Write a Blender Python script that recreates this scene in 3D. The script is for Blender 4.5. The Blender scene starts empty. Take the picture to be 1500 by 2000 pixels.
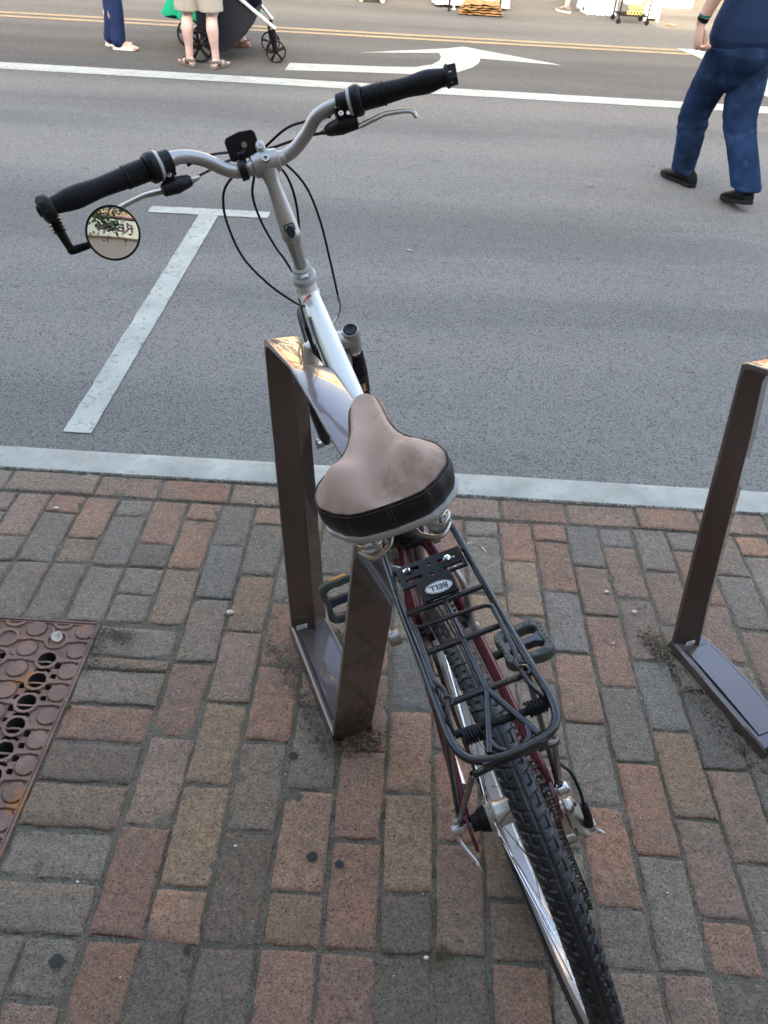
import bpy, bmesh, math, random
import numpy as np
from mathutils import Vector, Matrix, noise
R = math.radians
random.seed(7)
S = bpy.context.scene
COL = S.collection

# ------------------------------------------------------------------ camera, sky, sun, exposure
cam_d = bpy.data.cameras.new('camera')
cam = bpy.data.objects.new('camera', cam_d); COL.objects.link(cam); S.camera = cam
dY = Vector((80, 1262, -1500)).normalized()
dX = Vector((1, -.059, 0)); dX = (dX - dY*dX.dot(dY)).normalized()
dZ = dX.cross(dY)
rot = Matrix((dX, dY, dZ))
cam.matrix_world = Matrix.Translation((0, 0, 1.458)) @ rot.to_4x4()
cam_d.sensor_fit = 'VERTICAL'; cam_d.sensor_height = 36; cam_d.lens = 27
cam_d.clip_start = .02; cam_d.clip_end = 500
cam_d.dof.use_dof = True; cam_d.dof.focus_distance = 1.35; cam_d.dof.aperture_fstop = 19

SUN_EL, SUN_AZ = R(25), R(184)      # the sun stands behind the buildings on the near side
w = bpy.data.worlds.new('World'); S.world = w; w.use_nodes = True
nt = w.node_tree; bg = nt.nodes['Background']
sky = nt.nodes.new('ShaderNodeTexSky'); sky.sky_type = 'NISHITA'; sky.sun_disc = False
sky.sun_elevation = SUN_EL; sky.sun_rotation = SUN_AZ
sky.air_density = 1.0; sky.dust_density = 6.0; sky.ozone_density = .0
nt.links.new(sky.outputs[0], bg.inputs[0]); bg.inputs[1].default_value = .15
sl = bpy.data.lights.new('sun', 'SUN'); sl.energy = 2.0; sl.angle = R(.5); sl.color = (1, .79, .5)
sun = bpy.data.objects.new('sun', sl); COL.objects.link(sun)
sd = Vector((math.sin(SUN_AZ)*math.cos(SUN_EL), math.cos(SUN_AZ)*math.cos(SUN_EL), math.sin(SUN_EL)))
sun.rotation_euler = sd.to_track_quat('Z', 'Y').to_euler()
S.view_settings.view_transform = 'Standard'; S.view_settings.look = 'None'
S.view_settings.exposure = 3.12; S.view_settings.gamma = 1
S.render.engine = 'CYCLES'
ROAD = -.12

# ------------------------------------------------------------------ materials
def nodes(m): return m.node_tree.nodes, m.node_tree.links
def mat(name, col, rough=.5, metal=0, coat=0, spec=.5, bump=0, bscale=200, var=0, vscale=20, rvar=0, sss=0, dirt=None, dscale=12, dth=.6):
    m = bpy.data.materials.new(name); m.use_nodes = True
    N, L = nodes(m); b = N['Principled BSDF']
    b.inputs['Base Color'].default_value = (*col, 1); b.inputs['Roughness'].default_value = rough
    b.inputs['Metallic'].default_value = metal; b.inputs['Coat Weight'].default_value = coat
    b.inputs['Specular IOR Level'].default_value = spec
    if sss: b.inputs['Subsurface Weight'].default_value = sss; b.inputs['Subsurface Radius'].default_value = (.01, .004, .002)
    tc = N.new('ShaderNodeTexCoord')
    src = None
    if var or rvar:
        n = N.new('ShaderNodeTexNoise'); n.inputs['Scale'].default_value = vscale; n.inputs['Detail'].default_value = 6
        L.new(tc.outputs['Object'], n.inputs['Vector'])
        if var:
            mr = N.new('ShaderNodeMapRange'); mr.inputs[3].default_value = 1-var; mr.inputs[4].default_value = 1+var
            mr.inputs[1].default_value = .3; mr.inputs[2].default_value = .7
            L.new(n.outputs[0], mr.inputs[0])
            mx = N.new('ShaderNodeVectorMath'); mx.operation = 'SCALE'; mx.inputs[0].default_value = col
            L.new(mr.outputs[0], mx.inputs['Scale']); src = mx.outputs[0]
        if rvar:
            m2 = N.new('ShaderNodeMapRange'); m2.inputs[1].default_value = .3; m2.inputs[2].default_value = .7
            m2.inputs[3].default_value = max(.02, rough-rvar); m2.inputs[4].default_value = rough+rvar
            L.new(n.outputs[0], m2.inputs[0]); L.new(m2.outputs[0], b.inputs['Roughness'])
    if dirt:
        n3 = N.new('ShaderNodeTexNoise'); n3.inputs['Scale'].default_value = dscale; n3.inputs['Detail'].default_value = 8; n3.inputs['Roughness'].default_value = .65
        L.new(tc.outputs['Object'], n3.inputs['Vector'])
        m3 = N.new('ShaderNodeMapRange'); m3.inputs[1].default_value = dth; m3.inputs[2].default_value = dth+.12
        L.new(n3.outputs[0], m3.inputs[0])
        mm = N.new('ShaderNodeMix'); mm.data_type = 'RGBA'
        L.new(m3.outputs[0], mm.inputs[0])
        if src: L.new(src, mm.inputs[6])
        else: mm.inputs[6].default_value = (*col, 1)
        mm.inputs[7].default_value = (*dirt, 1); src = mm.outputs[2]
    if src: L.new(src, b.inputs['Base Color'])
    if bump:
        nb = N.new('ShaderNodeTexNoise'); nb.inputs['Scale'].default_value = bscale; nb.inputs['Detail'].default_value = 5
        L.new(tc.outputs['Object'], nb.inputs['Vector'])
        bp = N.new('ShaderNodeBump'); bp.inputs['Strength'].default_value = bump; bp.inputs['Distance'].default_value = .002
        L.new(nb.outputs[0], bp.inputs['Height']); L.new(bp.outputs[0], b.inputs['Normal'])
    return m

M = {}
M['bronze'] = mat('bronze_paint', (.088, .062, .050), .24, .3, .9, .7, .08, 700, .08, 6, .05)
M['silver'] = mat('brushed_aluminium', (.50, .50, .485), .3, 1, bump=.05, bscale=400, rvar=.06, vscale=30)
M['satin'] = mat('satin_silver_paint', (.36, .355, .325), .40, .75, var=.05, bump=.05, bscale=500)
M['dullsilver'] = mat('dull_alloy', (.36, .345, .30), .34, .85, var=.15, vscale=60, bump=.2, bscale=300, dirt=(.16, .13, .09), dscale=50, dth=.62)
M['chrome'] = mat('chrome_steel', (.7, .7, .68), .16, 1, var=.1, vscale=60)
M['rimalu'] = mat('rim_alloy', (.70, .71, .71), .3, .85, var=.08, vscale=40, bump=.1, bscale=200, dirt=(.3, .28, .24), dscale=60, dth=.66)
M['black'] = mat('black_plastic', (.005, .005, .006), .42, spec=.25, var=.2, vscale=80, bump=.12, bscale=500)
M['blackgloss'] = mat('black_painted_steel', (.010, .010, .011), .26, 0, .15, var=.2, vscale=50, dirt=(.09, .075, .055), dscale=55, dth=.6)
M['rubber'] = mat('black_rubber', (.006, .006, .007), .6, spec=.25, var=.25, vscale=40, bump=.2, bscale=400)
M['tyre'] = mat('tyre_rubber', (.0075, .008, .0095), .40, var=.25, vscale=25, bump=.3, bscale=500, dirt=(.034, .031, .027), dscale=30, dth=.6)
M['white'] = mat('white_frame_paint', (.66, .69, .64), .38, 0, .15, var=.02, vscale=20, dirt=(.35, .3, .22), dscale=70, dth=.73)
M['red'] = mat('maroon_metallic_paint', (.10, .012, .022), .25, .35, .6, var=.1, vscale=40, dirt=(.08, .03, .03), dscale=70, dth=.7)
M['suede'] = mat('brown_suede', (.40, .290, .220), .95, spec=.1, var=.12, vscale=14, bump=.45, bscale=900, dirt=(.27, .20, .155), dscale=9, dth=.54)
M['leather'] = mat('black_leather', (.006, .006, .008), .36, bump=.35, bscale=420)
M['thread'] = mat('dark_thread', (.05, .035, .03), .8)
M['greyplastic'] = mat('grey_plastic_trim', (.40, .41, .38), .45, .1, var=.05, dirt=(.22, .21, .19), dscale=40, dth=.68)
M['steel'] = mat('spring_steel', (.40, .385, .35), .3, .9, var=.15, vscale=80, dirt=(.2, .14, .09), dscale=80, dth=.64)
M['chain'] = mat('oily_chain', (.07, .06, .05), .35, .7, var=.4, vscale=200)
M['mirror'] = mat('mirror_glass', (.93, .94, .93), .0, 1)
M['sticker'] = mat('white_sticker', (.62, .65, .64), .4)
M['stickerdark'] = mat('sticker_print', (.02, .02, .025), .5)
M['redprint'] = mat('red_print', (.5, .05, .02), .45)
M['gold'] = mat('gold_print', (.6, .36, .08), .4)
M['pedal'] = mat('dark_green_grey_rubber', (.045, .055, .045), .6, var=.25, vscale=60, bump=.3, bscale=300)
M['amber'] = mat('amber_reflector', (.45, .2, .04), .3)
M['dustyblue'] = mat('dark_blue_plastic', (.012, .016, .03), .35)
M['iron'] = mat('rusty_cast_iron', (.185, .118, .090), .85, 0, spec=.25, var=.3, vscale=14, bump=.8, bscale=260, dirt=(.26, .125, .055), dscale=11, dth=.54)
M['paint'] = mat('road_paint', (.33, .345, .29), .8, var=.14, vscale=7, bump=1, bscale=200, dirt=(.155, .155, .137), dscale=38, dth=.545)
M['yellow'] = mat('yellow_road_paint', (.285, .205, .098), .85, var=.15, vscale=6, bump=.8, bscale=200, dirt=(.16, .14, .11), dscale=30, dth=.5)
M['curb'] = mat('kerb_concrete', (.300, .308, .258), .85, var=.22, vscale=7, bump=.6, bscale=120, dirt=(.235, .24, .195), dscale=30, dth=.55)
M['skin'] = mat('skin', (.56, .36, .28), .5, sss=.15, var=.1, vscale=12, bump=.1, bscale=200)
M['skinpale'] = mat('pale_skin', (.56, .40, .34), .55, sss=.12, var=.14, vscale=9)
M['denim'] = mat('blue_denim', (.014, .031, .074), .92, spec=.1, var=.45, vscale=6, bump=.9, bscale=420, dirt=(.030, .056, .108), dscale=9, dth=.55)
M['denimdark'] = mat('dark_denim', (.014, .028, .09), .85, spec=.2, var=.25, vscale=6, bump=.4, bscale=400)
M['shirt'] = mat('navy_checked_shirt', (.018, .035, .13), .85, spec=.2, var=.2, vscale=10)
M['shorts'] = mat('beige_cotton', (.36, .335, .29), .85, spec=.2, var=.08, vscale=8, bump=.4, bscale=200)
M['green'] = mat('green_dress_fabric', (.0, .30, .15), .7, spec=.3, var=.12, vscale=6)
M['hair'] = mat('brown_hair', (.06, .035, .02), .6, bump=.5, bscale=300)
M['shoe'] = mat('black_shoe_mesh', (.006, .006, .0065), .7, spec=.2, bump=.6, bscale=500)
M['sole'] = mat('dark_rubber_sole', (.012, .0115, .011), .7, spec=.2, bump=.3, bscale=200)
M['whiteshoe'] = mat('white_canvas', (.68, .68, .66), .7)
M['sandal'] = mat('taupe_sandal', (.13, .11, .095), .75, bump=.3, bscale=200)
M['brownsandal'] = mat('brown_leather_sandal', (.22, .1, .06), .6)
M['pinkcloth'] = mat('grey_cloth', (.5, .5, .5), .8)
M['navyfab'] = mat('black_stroller_fabric', (.008, .009, .018), .8, bump=.3, bscale=100)
M['strollertube'] = mat('white_alloy_tube', (.62, .68, .69), .3, .3)
M['cloth'] = mat('grey_white_tablecloth', (.55, .57, .62), .85, spec=.2, var=.05, vscale=4)
M['sack'] = mat('tan_burlap', (.27, .165, .072), .9, spec=.2, var=.25, vscale=14, bump=.8, bscale=90, dirt=(.16, .09, .04), dscale=18, dth=.53)
M['whitemetal'] = mat('white_metal', (.75, .75, .74), .4)
M['brassmesh'] = mat('golden_perforated_panel', (.62, .44, .13), .5, var=.1)
M['whitebox'] = mat('white_panel', (.8, .79, .76), .6)
M['cream'] = mat('cream_stucco', (.36, .28, .17), .85, bump=.4, bscale=60, var=.06, vscale=2)
M['stuccodark'] = mat('taupe_stucco', (.24, .205, .165), .85, bump=.4, bscale=60, var=.06, vscale=2)
M['orangestucco'] = mat('orange_cream_stucco', (.42, .27, .14), .85, bump=.4, bscale=60, var=.06, vscale=2)
M['signcream'] = mat('cream_sign_board', (.50, .47, .33), .6)
M['purple'] = mat('plum_sign_letters', (.09, .02, .035), .6)
M['glass'] = mat('dark_window_glass', (.03, .035, .04), .06, 0, 0, .8)
M['facbrick'] = mat('red_facade_brick', (.20, .09, .06), .85, var=.25, vscale=12, bump=.4, bscale=40)
M['bark'] = mat('tree_bark', (.11, .085, .065), .9, var=.3, vscale=20, bump=1, bscale=50)
M['leaf'] = mat('green_leaves', (.055, .115, .022), .55, var=.4, vscale=3)
M['straw'] = mat('dry_straw', (.24, .195, .12), .9, var=.35, vscale=90)
M['dirt'] = mat('dark_dirt', (.105, .092, .068), .95, spec=.1, var=.35, vscale=120, bump=1, bscale=300)
M['pebble'] = mat('pale_pebble', (.55, .53, .47), .8, var=.2, vscale=200)
M['gum'] = mat('dark_gum_and_hole_shade', (.045, .044, .041), .9, spec=.1, bump=.3, bscale=400)  # gum spots; also the painted shade in the grate holes
M['dryleaf'] = mat('dry_leaf', (.42, .38, .29), .8, var=.2, vscale=60)
M['moss'] = mat('yellow_green_moss', (.10, .095, .03), .9, var=.3, vscale=200)
M['greenband'] = mat('green_wristband', (.0, .16, .12), .5)

def tri_shirt():
    m = M['shirt']; N, L = nodes(m); b = N['Principled BSDF']
    tc = N.new('ShaderNodeTexCoord'); mp = N.new('ShaderNodeMapping'); mp.inputs['Scale'].default_value = (1, 1, 1)
    L.new(tc.outputs['Object'], mp.inputs[0])
    def wave(d, sc, prof='SIN'):
        x = N.new('ShaderNodeTexWave'); x.bands_direction = d; x.inputs['Scale'].default_value = sc; x.inputs['Distortion'].default_value = .6
        L.new(mp.outputs[0], x.inputs[0]); return x
    a, c = wave('X', 26), wave('Z', 22)
    mn = N.new('ShaderNodeMath'); mn.operation = 'MAXIMUM'
    L.new(a.outputs['Fac'], mn.inputs[0]); L.new(c.outputs['Fac'], mn.inputs[1])
    r = N.new('ShaderNodeMapRange'); r.inputs[1].default_value = .9; r.inputs[2].default_value = 1
    L.new(mn.outputs[0], r.inputs[0])
    mm = N.new('ShaderNodeMix'); mm.data_type = 'RGBA'; mm.inputs[6].default_value = (.008, .020, .056, 1); mm.inputs[7].default_value = (.017, .040, .095, 1)
    L.new(r.outputs[0], mm.inputs[0]); L.new(mm.outputs[2], b.inputs['Base Color'])
tri_shirt()

def brick_material():
    m = bpy.data.materials.new('paving_brick'); m.use_nodes = True; N, L = nodes(m); b = N['Principled BSDF']
    b.inputs['Roughness'].default_value = .88; b.inputs['Specular IOR Level'].default_value = .28
    at = N.new('ShaderNodeAttribute'); at.attribute_name = 'tint'
    tc = N.new('ShaderNodeTexCoord')
    def noi(sc, det=6, rg=.6):
        n = N.new('ShaderNodeTexNoise'); n.inputs['Scale'].default_value = sc; n.inputs['Detail'].default_value = det; n.inputs['Roughness'].default_value = rg
        L.new(tc.outputs['Object'], n.inputs['Vector']); return n
    def rng(src, a, b_, c, d):
        r = N.new('ShaderNodeMapRange'); r.inputs[1].default_value = a; r.inputs[2].default_value = b_; r.inputs[3].default_value = c; r.inputs[4].default_value = d
        L.new(src, r.inputs[0]); return r.outputs[0]
    def mix(f, a, c, bt='MIX'):
        x = N.new('ShaderNodeMix'); x.data_type = 'RGBA'; x.blend_type = bt
        if f is None: x.inputs[0].default_value = 1
        else: L.new(f, x.inputs[0])
        for s, q in ((6, a), (7, c)):
            if isinstance(q, tuple): x.inputs[s].default_value = (*q, 1)
            else: L.new(q, x.inputs[s])
        return x.outputs[2]
    n1, n2, n3, n4 = noi(14, 8, .65), noi(55, 6, .7), noi(260, 3), noi(7, 4)
    c = at.outputs['Color']
    c = mix(rng(n4.outputs[0], .46, .66, 0, .5), c, (.140, .120, .090))                   # grey soot patches
    c = mix(rng(n1.outputs[0], .55, .72, 0, .6), c, (.27, .175, .112))                 # worn ochre
    sc = N.new('ShaderNodeVectorMath'); sc.operation = 'SCALE'; L.new(c, sc.inputs[0])
    L.new(rng(n2.outputs[0], .32, .68, .76, 1.40), sc.inputs['Scale']); c = sc.outputs[0]
    n7 = noi(2.3, 5); c = mix(rng(n7.outputs[0], .35, .7, .16, .46), c, (.225, .178, .128))    # settled dust
    n6 = noi(150, 8, .78); s2 = N.new('ShaderNodeVectorMath'); s2.operation = 'SCALE'; L.new(c, s2.inputs[0]); L.new(rng(n6.outputs[0], .38, .62, .74, 1.34), s2.inputs['Scale']); c = s2.outputs[0]
    c = mix(rng(n3.outputs[0], .58, .63, 0, .8), c, (.05, .043, .034))                # dark pits
    n5 = noi(420, 1); c = mix(rng(n5.outputs[0], .70, .73, 0, .6), c, (.38, .34, .28)) # pale grains
    L.new(c, b.inputs['Base Color'])
    ad = N.new('ShaderNodeMath'); ad.operation = 'MULTIPLY_ADD'; ad.inputs[1].default_value = .6
    L.new(n2.outputs[0], ad.inputs[0]); L.new(n3.outputs[0], ad.inputs[2])
    ad2 = N.new('ShaderNodeMath'); ad2.operation = 'MULTIPLY_ADD'; ad2.inputs[1].default_value = 1.6
    L.new(n1.outputs[0], ad2.inputs[0]); L.new(ad.outputs[0], ad2.inputs[2])
    ad3 = N.new('ShaderNodeMath'); ad3.operation = 'MULTIPLY_ADD'; ad3.inputs[1].default_value = .9; L.new(n6.outputs[0], ad3.inputs[0]); L.new(ad2.outputs[0], ad3.inputs[2]); ad2 = ad3
    bp = N.new('ShaderNodeBump'); bp.inputs['Strength'].default_value = 1.0; bp.inputs['Distance'].default_value = .0060
    L.new(ad2.outputs[0], bp.inputs['Height']); L.new(bp.outputs[0], b.inputs['Normal'])
    return m
M['brick'] = brick_material()

def ground_mat(name, base, dark, light, g1, speck, bumpd, rough=.85, moss=None):
    m = bpy.data.materials.new(name); m.use_nodes = True; N, L = nodes(m); b = N['Principled BSDF']
    b.inputs['Roughness'].default_value = rough; b.inputs['Specular IOR Level'].default_value = .08
    tc = N.new('ShaderNodeTexCoord')
    def noi(sc, det=6, rg=.6):
        n = N.new('ShaderNodeTexNoise'); n.inputs['Scale'].default_value = sc; n.inputs['Detail'].default_value = det; n.inputs['Roughness'].default_value = rg
        L.new(tc.outputs['Object'], n.inputs['Vector']); return n.outputs[0]
    def mixc(f, lo, hi, a, c, amt=1):
        r = N.new('ShaderNodeMapRange'); r.inputs[1].default_value = lo; r.inputs[2].default_value = hi; r.inputs[4].default_value = amt; L.new(f, r.inputs[0])
        x = N.new('ShaderNodeMix'); x.data_type = 'RGBA'; L.new(r.outputs[0], x.inputs[0])
        if isinstance(a, tuple): x.inputs[6].default_value = (*a, 1)
        else: L.new(a, x.inputs[6])
        x.inputs[7].default_value = (*c, 1); return x.outputs[2]
    fine = noi(g1, 3, .7)
    c = mixc(noi(.7, 4), .3, .7, base, tuple(q*1.12 for q in base))
    c = mixc(noi(14, 8, .7), .45, .75, c, tuple(q*.85 for q in base))
    if name == 'asphalt':
        mp = N.new('ShaderNodeMapping'); mp.inputs['Scale'].default_value = (.16, 1.15, 1); L.new(tc.outputs['Object'], mp.inputs[0])
        ns = N.new('ShaderNodeTexNoise'); ns.inputs['Scale'].default_value = 1.1; ns.inputs['Detail'].default_value = 5; L.new(mp.outputs[0], ns.inputs['Vector'])
        c = mixc(ns.outputs[0], .46, .64, c, tuple(q*w_ for q, w_ in zip(base, (1.34, 1.28, 1.22))), .75)
        c = mixc(ns.outputs[0], .48, .34, c, tuple(q*.74 for q in base), .85)
        mp2 = N.new('ShaderNodeMapping'); mp2.inputs['Scale'].default_value = (7, 16, 1); L.new(tc.outputs['Object'], mp2.inputs[0])
        n9 = N.new('ShaderNodeTexNoise'); n9.inputs['Scale'].default_value = 1; n9.inputs['Detail'].default_value = 3; L.new(mp2.outputs[0], n9.inputs['Vector'])
        c = mixc(n9.outputs[0], .69, .73, c, tuple(q*.45 for q in base), .7)
    c = mixc(fine, .5, .62, c, light, .6)
    c = mixc(noi(g1*.8, 2), .52, .64, c, dark, .8)
    if name == 'asphalt':      # travel lanes in a darker mix; near asphalt lightened to offset dim light
        sx = N.new('ShaderNodeSeparateXYZ'); L.new(tc.outputs['Object'], sx.inputs[0])
        cr = N.new('ShaderNodeValToRGB'); cr.color_ramp.elements[0].position = 0; cr.color_ramp.elements[0].color = (1.17,)*3+(1,); cr.color_ramp.elements[1].position = 1; cr.color_ramp.elements[1].color = (.80,)*3+(1,)
        for ps, v in ((.30, 1.12), (.395, .93), (.402, .68), (.53, .68), (.55, .78)):
            e = cr.color_ramp.elements.new(ps); e.color = (v,)*3+(1,)
        dv = N.new('ShaderNodeMath'); dv.operation = 'DIVIDE'; dv.inputs[1].default_value = 20; L.new(sx.outputs[1], dv.inputs[0]); L.new(dv.outputs[0], cr.inputs[0])
        xm = N.new('ShaderNodeMix'); xm.data_type = 'RGBA'; xm.blend_type = 'MULTIPLY'; xm.inputs[0].default_value = 1; L.new(c, xm.inputs[6]); L.new(cr.outputs[0], xm.inputs[7]); c = xm.outputs[2]
    if moss: c = mixc(noi(5, 5), .5, .62, c, moss, .7)
    vo = N.new('ShaderNodeTexVoronoi'); vo.inputs['Scale'].default_value = speck; L.new(tc.outputs['Object'], vo.inputs['Vector'])
    r = N.new('ShaderNodeMapRange'); r.inputs[1].default_value = .12; r.inputs[2].default_value = .2; r.inputs[3].default_value = 1; r.inputs[4].default_value = 0
    L.new(vo.outputs['Distance'], r.inputs[0])
    g = N.new('ShaderNodeMath'); g.operation = 'GREATER_THAN'; g.inputs[1].default_value = .72
    sp = N.new('ShaderNodeSeparateColor'); L.new(vo.outputs['Color'], sp.inputs[0]); L.new(sp.outputs[0], g.inputs[0])
    mu = N.new('ShaderNodeMath'); mu.operation = 'MULTIPLY'; L.new(g.outputs[0], mu.inputs[0]); L.new(r.outputs[0], mu.inputs[1])
    x = N.new('ShaderNodeMix'); x.data_type = 'RGBA'; L.new(mu.outputs[0], x.inputs[0]); L.new(c, x.inputs[6]); x.inputs[7].default_value = tuple(min(.8, q*3.2) for q in base)+(1,)
    L.new(x.outputs[2], b.inputs['Base Color'])
    bp = N.new('ShaderNodeBump'); bp.inputs['Strength'].default_value = .8; bp.inputs['Distance'].default_value = bumpd
    L.new(fine, bp.inputs['Height']); L.new(bp.outputs[0], b.inputs['Normal'])
    return m
M['asphalt'] = ground_mat('asphalt', (.140, .137, .121), (.060, .059, .053), (.245, .240, .215), 150, 95, .005, .95)
M['mortar'] = ground_mat('joint_sand', (.135, .118, .086), (.045, .040, .030), (.24, .21, .16), 300, 210, .004, .95, moss=(.095, .090, .060))

# ------------------------------------------------------------------ mesh helpers
class MB:
    def __init__(s): s.v = []; s.f = []; s.m = []; s.cur = 0
    def add(s, vs, fs, mi=None):
        o = len(s.v); s.v += [tuple(x) for x in vs]; s.f += [tuple(i+o for i in f) for f in fs]
        s.m += [s.cur if mi is None else mi]*len(fs); return s
    def box(s, c, d, rot=None, mi=None):
        hx, hy, hz = d[0]/2, d[1]/2, d[2]/2
        vs = [Vector((x, y, z)) for x in (-hx, hx) for y in (-hy, hy) for z in (-hz, hz)]
        if rot is not None: vs = [rot @ v for v in vs]
        c = Vector(c); vs = [v+c for v in vs]
        return s.add(vs, [(0, 1, 3, 2), (4, 6, 7, 5), (0, 4, 5, 1), (2, 3, 7, 6), (0, 2, 6, 4), (1, 5, 7, 3)], mi)
    def tube(s, pts, r, n=12, smooth=0, closed=False, sq=None, cap=True, round_end=False, mi=None):
        pts = [Vector(p) for p in pts]; rs = list(r) if isinstance(r, (list, tuple)) else [r]*len(pts)
        if smooth: pts, rs = spline(pts, rs, smooth, closed)
        k = len(pts); T = []
        for i in range(k):
            a = pts[(i-1) % k] if (closed or i > 0) else pts[i]; b = pts[(i+1) % k] if (closed or i < k-1) else pts[i]
            T.append((b-a).normalized())
        up = Vector((0, 0, 1)) if abs(T[0].z) < .9 else Vector((0, 1, 0))
        u = (up - T[0]*up.dot(T[0])).normalized(); vs = []; fs = []
        rows = []
        for i in range(k):
            u = (u - T[i]*u.dot(T[i])).normalized(); v = T[i].cross(u)
            ex, ey = sq if sq else (1, 1)
            rows.append((pts[i], u.copy(), v.copy(), rs[i], T[i]))
        if round_end and not closed:
            p, u0, v0, r0, t0 = rows[0]; pre = [(p - t0*r0*math.sin(a), u0, v0, r0*math.cos(a), t0) for a in (R(80), R(60), R(35))]
            p, u1, v1, r1, t1 = rows[-1]; post = [(p + t1*r1*math.sin(a), u1, v1, r1*math.cos(a), t1) for a in (R(35), R(60), R(80))]
            rows = pre+rows+post
        for p, u_, v_, r_, _ in rows:
            for j in range(n):
                a = 2*math.pi*j/n; vs.append(p + u_*(r_*math.cos(a)*(sq[1] if sq else 1)) + v_*(r_*math.sin(a)*(sq[0] if sq else 1)))
        k = len(rows)
        for i in range(k if closed else k-1):
            for j in range(n):
                a, b = i*n+j, i*n+(j+1) % n; c, d = ((i+1) % k)*n+j, ((i+1) % k)*n+(j+1) % n
                fs.append((a, b, d, c))
        if not closed and cap: fs.append(tuple(range(n))[::-1]); fs.append(tuple((k-1)*n+j for j in range(n)))
        return s.add(vs, fs, mi)
    def lathe(s, prof, c, axis=(1, 0, 0), n=32, mi=None, closed=False):
        ax = Vector(axis).normalized(); t = Vector((0, 0, 1)) if abs(ax.z) < .9 else Vector((1, 0, 0))
        u = (t-ax*t.dot(ax)).normalized(); v = ax.cross(u); c = Vector(c); vs = []; fs = []
        for x, r in prof:
            for j in range(n):
                a = 2*math.pi*j/n; vs.append(c + ax*x + u*(r*math.cos(a)) + v*(r*math.sin(a)))
        k = len(prof)
        for i in range(k if closed else k-1):
            for j in range(n):
                fs.append((i*n+j, i*n+(j+1) % n, ((i+1) % k)*n+(j+1) % n, ((i+1) % k)*n+j))
        if not closed:
            if prof[0][1] > 1e-6: fs.append(tuple(range(n))[::-1])
            if prof[-1][1] > 1e-6: fs.append(tuple((k-1)*n+j for j in range(n)))
        return s.add(vs, fs, mi)
    def prism(s, poly, thick, mtx=None, mi=None):
        n = len(poly); vs = [Vector((x, y, 0)) for x, y in poly]+[Vector((x, y, thick)) for x, y in poly]
        if mtx is not None: vs = [mtx @ v for v in vs]
        fs = [tuple(range(n))[::-1], tuple(range(n, 2*n))]+[(i, (i+1) % n, n+(i+1) % n, n+i) for i in range(n)]
        return s.add(vs, fs, mi)
    def ring(s, outer, inner, thick, mtx=None, mi=None):
        n = len(outer); vs = []
        for z in (0, thick):
            vs += [Vector((x, y, z)) for x, y in outer]+[Vector((x, y, z)) for x, y in inner]
        if mtx is not None: vs = [mtx @ v for v in vs]
        fs = []
        for i in range(n):
            j = (i+1) % n
            fs += [(i, n+i, n+j, j), (2*n+i, 2*n+j, 3*n+j, 3*n+i), (i, j, 2*n+j, 2*n+i), (n+i, 3*n+i, 3*n+j, n+j)]
        return s.add(vs, fs, mi)
    def ball(s, c, r, n=12, m=8, sc=(1, 1, 1), mi=None):
        c = Vector(c); vs = []; fs = []
        for i in range(m+1):
            t = math.pi*i/m
            for j in range(n):
                a = 2*math.pi*j/n; vs.append(c+Vector((r*sc[0]*math.sin(t)*math.cos(a), r*sc[1]*math.sin(t)*math.sin(a), r*sc[2]*math.cos(t))))
        for i in range(m):
            for j in range(n): fs.append((i*n+j, (i+1)*n+j, (i+1)*n+(j+1) % n, i*n+(j+1) % n))
        return s.add(vs, fs, mi)
    def build(s, name, mats, parent=None, ang=40, bev=0, flat=False, fix=True):
        me = bpy.data.meshes.new(name); me.from_pydata(s.v, [], s.f)
        mats = mats if isinstance(mats, list) else [mats]
        for q in mats: me.materials.append(M[q] if isinstance(q, str) else q)
        if len(mats) > 1: me.polygons.foreach_set('material_index', s.m)
        if fix:
            b = bmesh.new(); b.from_mesh(me); bmesh.ops.recalc_face_normals(b, faces=b.faces); b.to_mesh(me); b.free()
        if not flat:
            me.polygons.foreach_set('use_smooth', [True]*len(me.polygons)); me.set_sharp_from_angle(angle=R(ang))
        me.update(); o = bpy.data.objects.new(name, me); COL.objects.link(o)
        if parent: o.parent = parent
        if bev:
            q = o.modifiers.new('bevel', 'BEVEL'); q.width = bev; q.segments = 2; q.limit_method = 'ANGLE'; q.angle_limit = R(35)
        return o

def spline(pts, rs, sub, closed=False):
    k = len(pts); op = []; orr = []
    seg = k if closed else k-1
    for i in range(seg):
        g = lambda j: pts[j % k] if closed else pts[min(max(j, 0), k-1)]
        h = lambda j: rs[j % k] if closed else rs[min(max(j, 0), k-1)]
        p0, p1, p2, p3 = g(i-1), g(i), g(i+1), g(i+2)
        for q in range(sub):
            t = q/sub; t2 = t*t; t3 = t2*t
            op.append(.5*((2*p1)+(p2-p0)*t+(2*p0-5*p1+4*p2-p3)*t2+(3*p1-p0-3*p2+p3)*t3)); orr.append(h(i)*(1-t)+h(i+1)*t)
    if not closed: op.append(pts[-1]); orr.append(rs[-1])
    return op, orr

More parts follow.
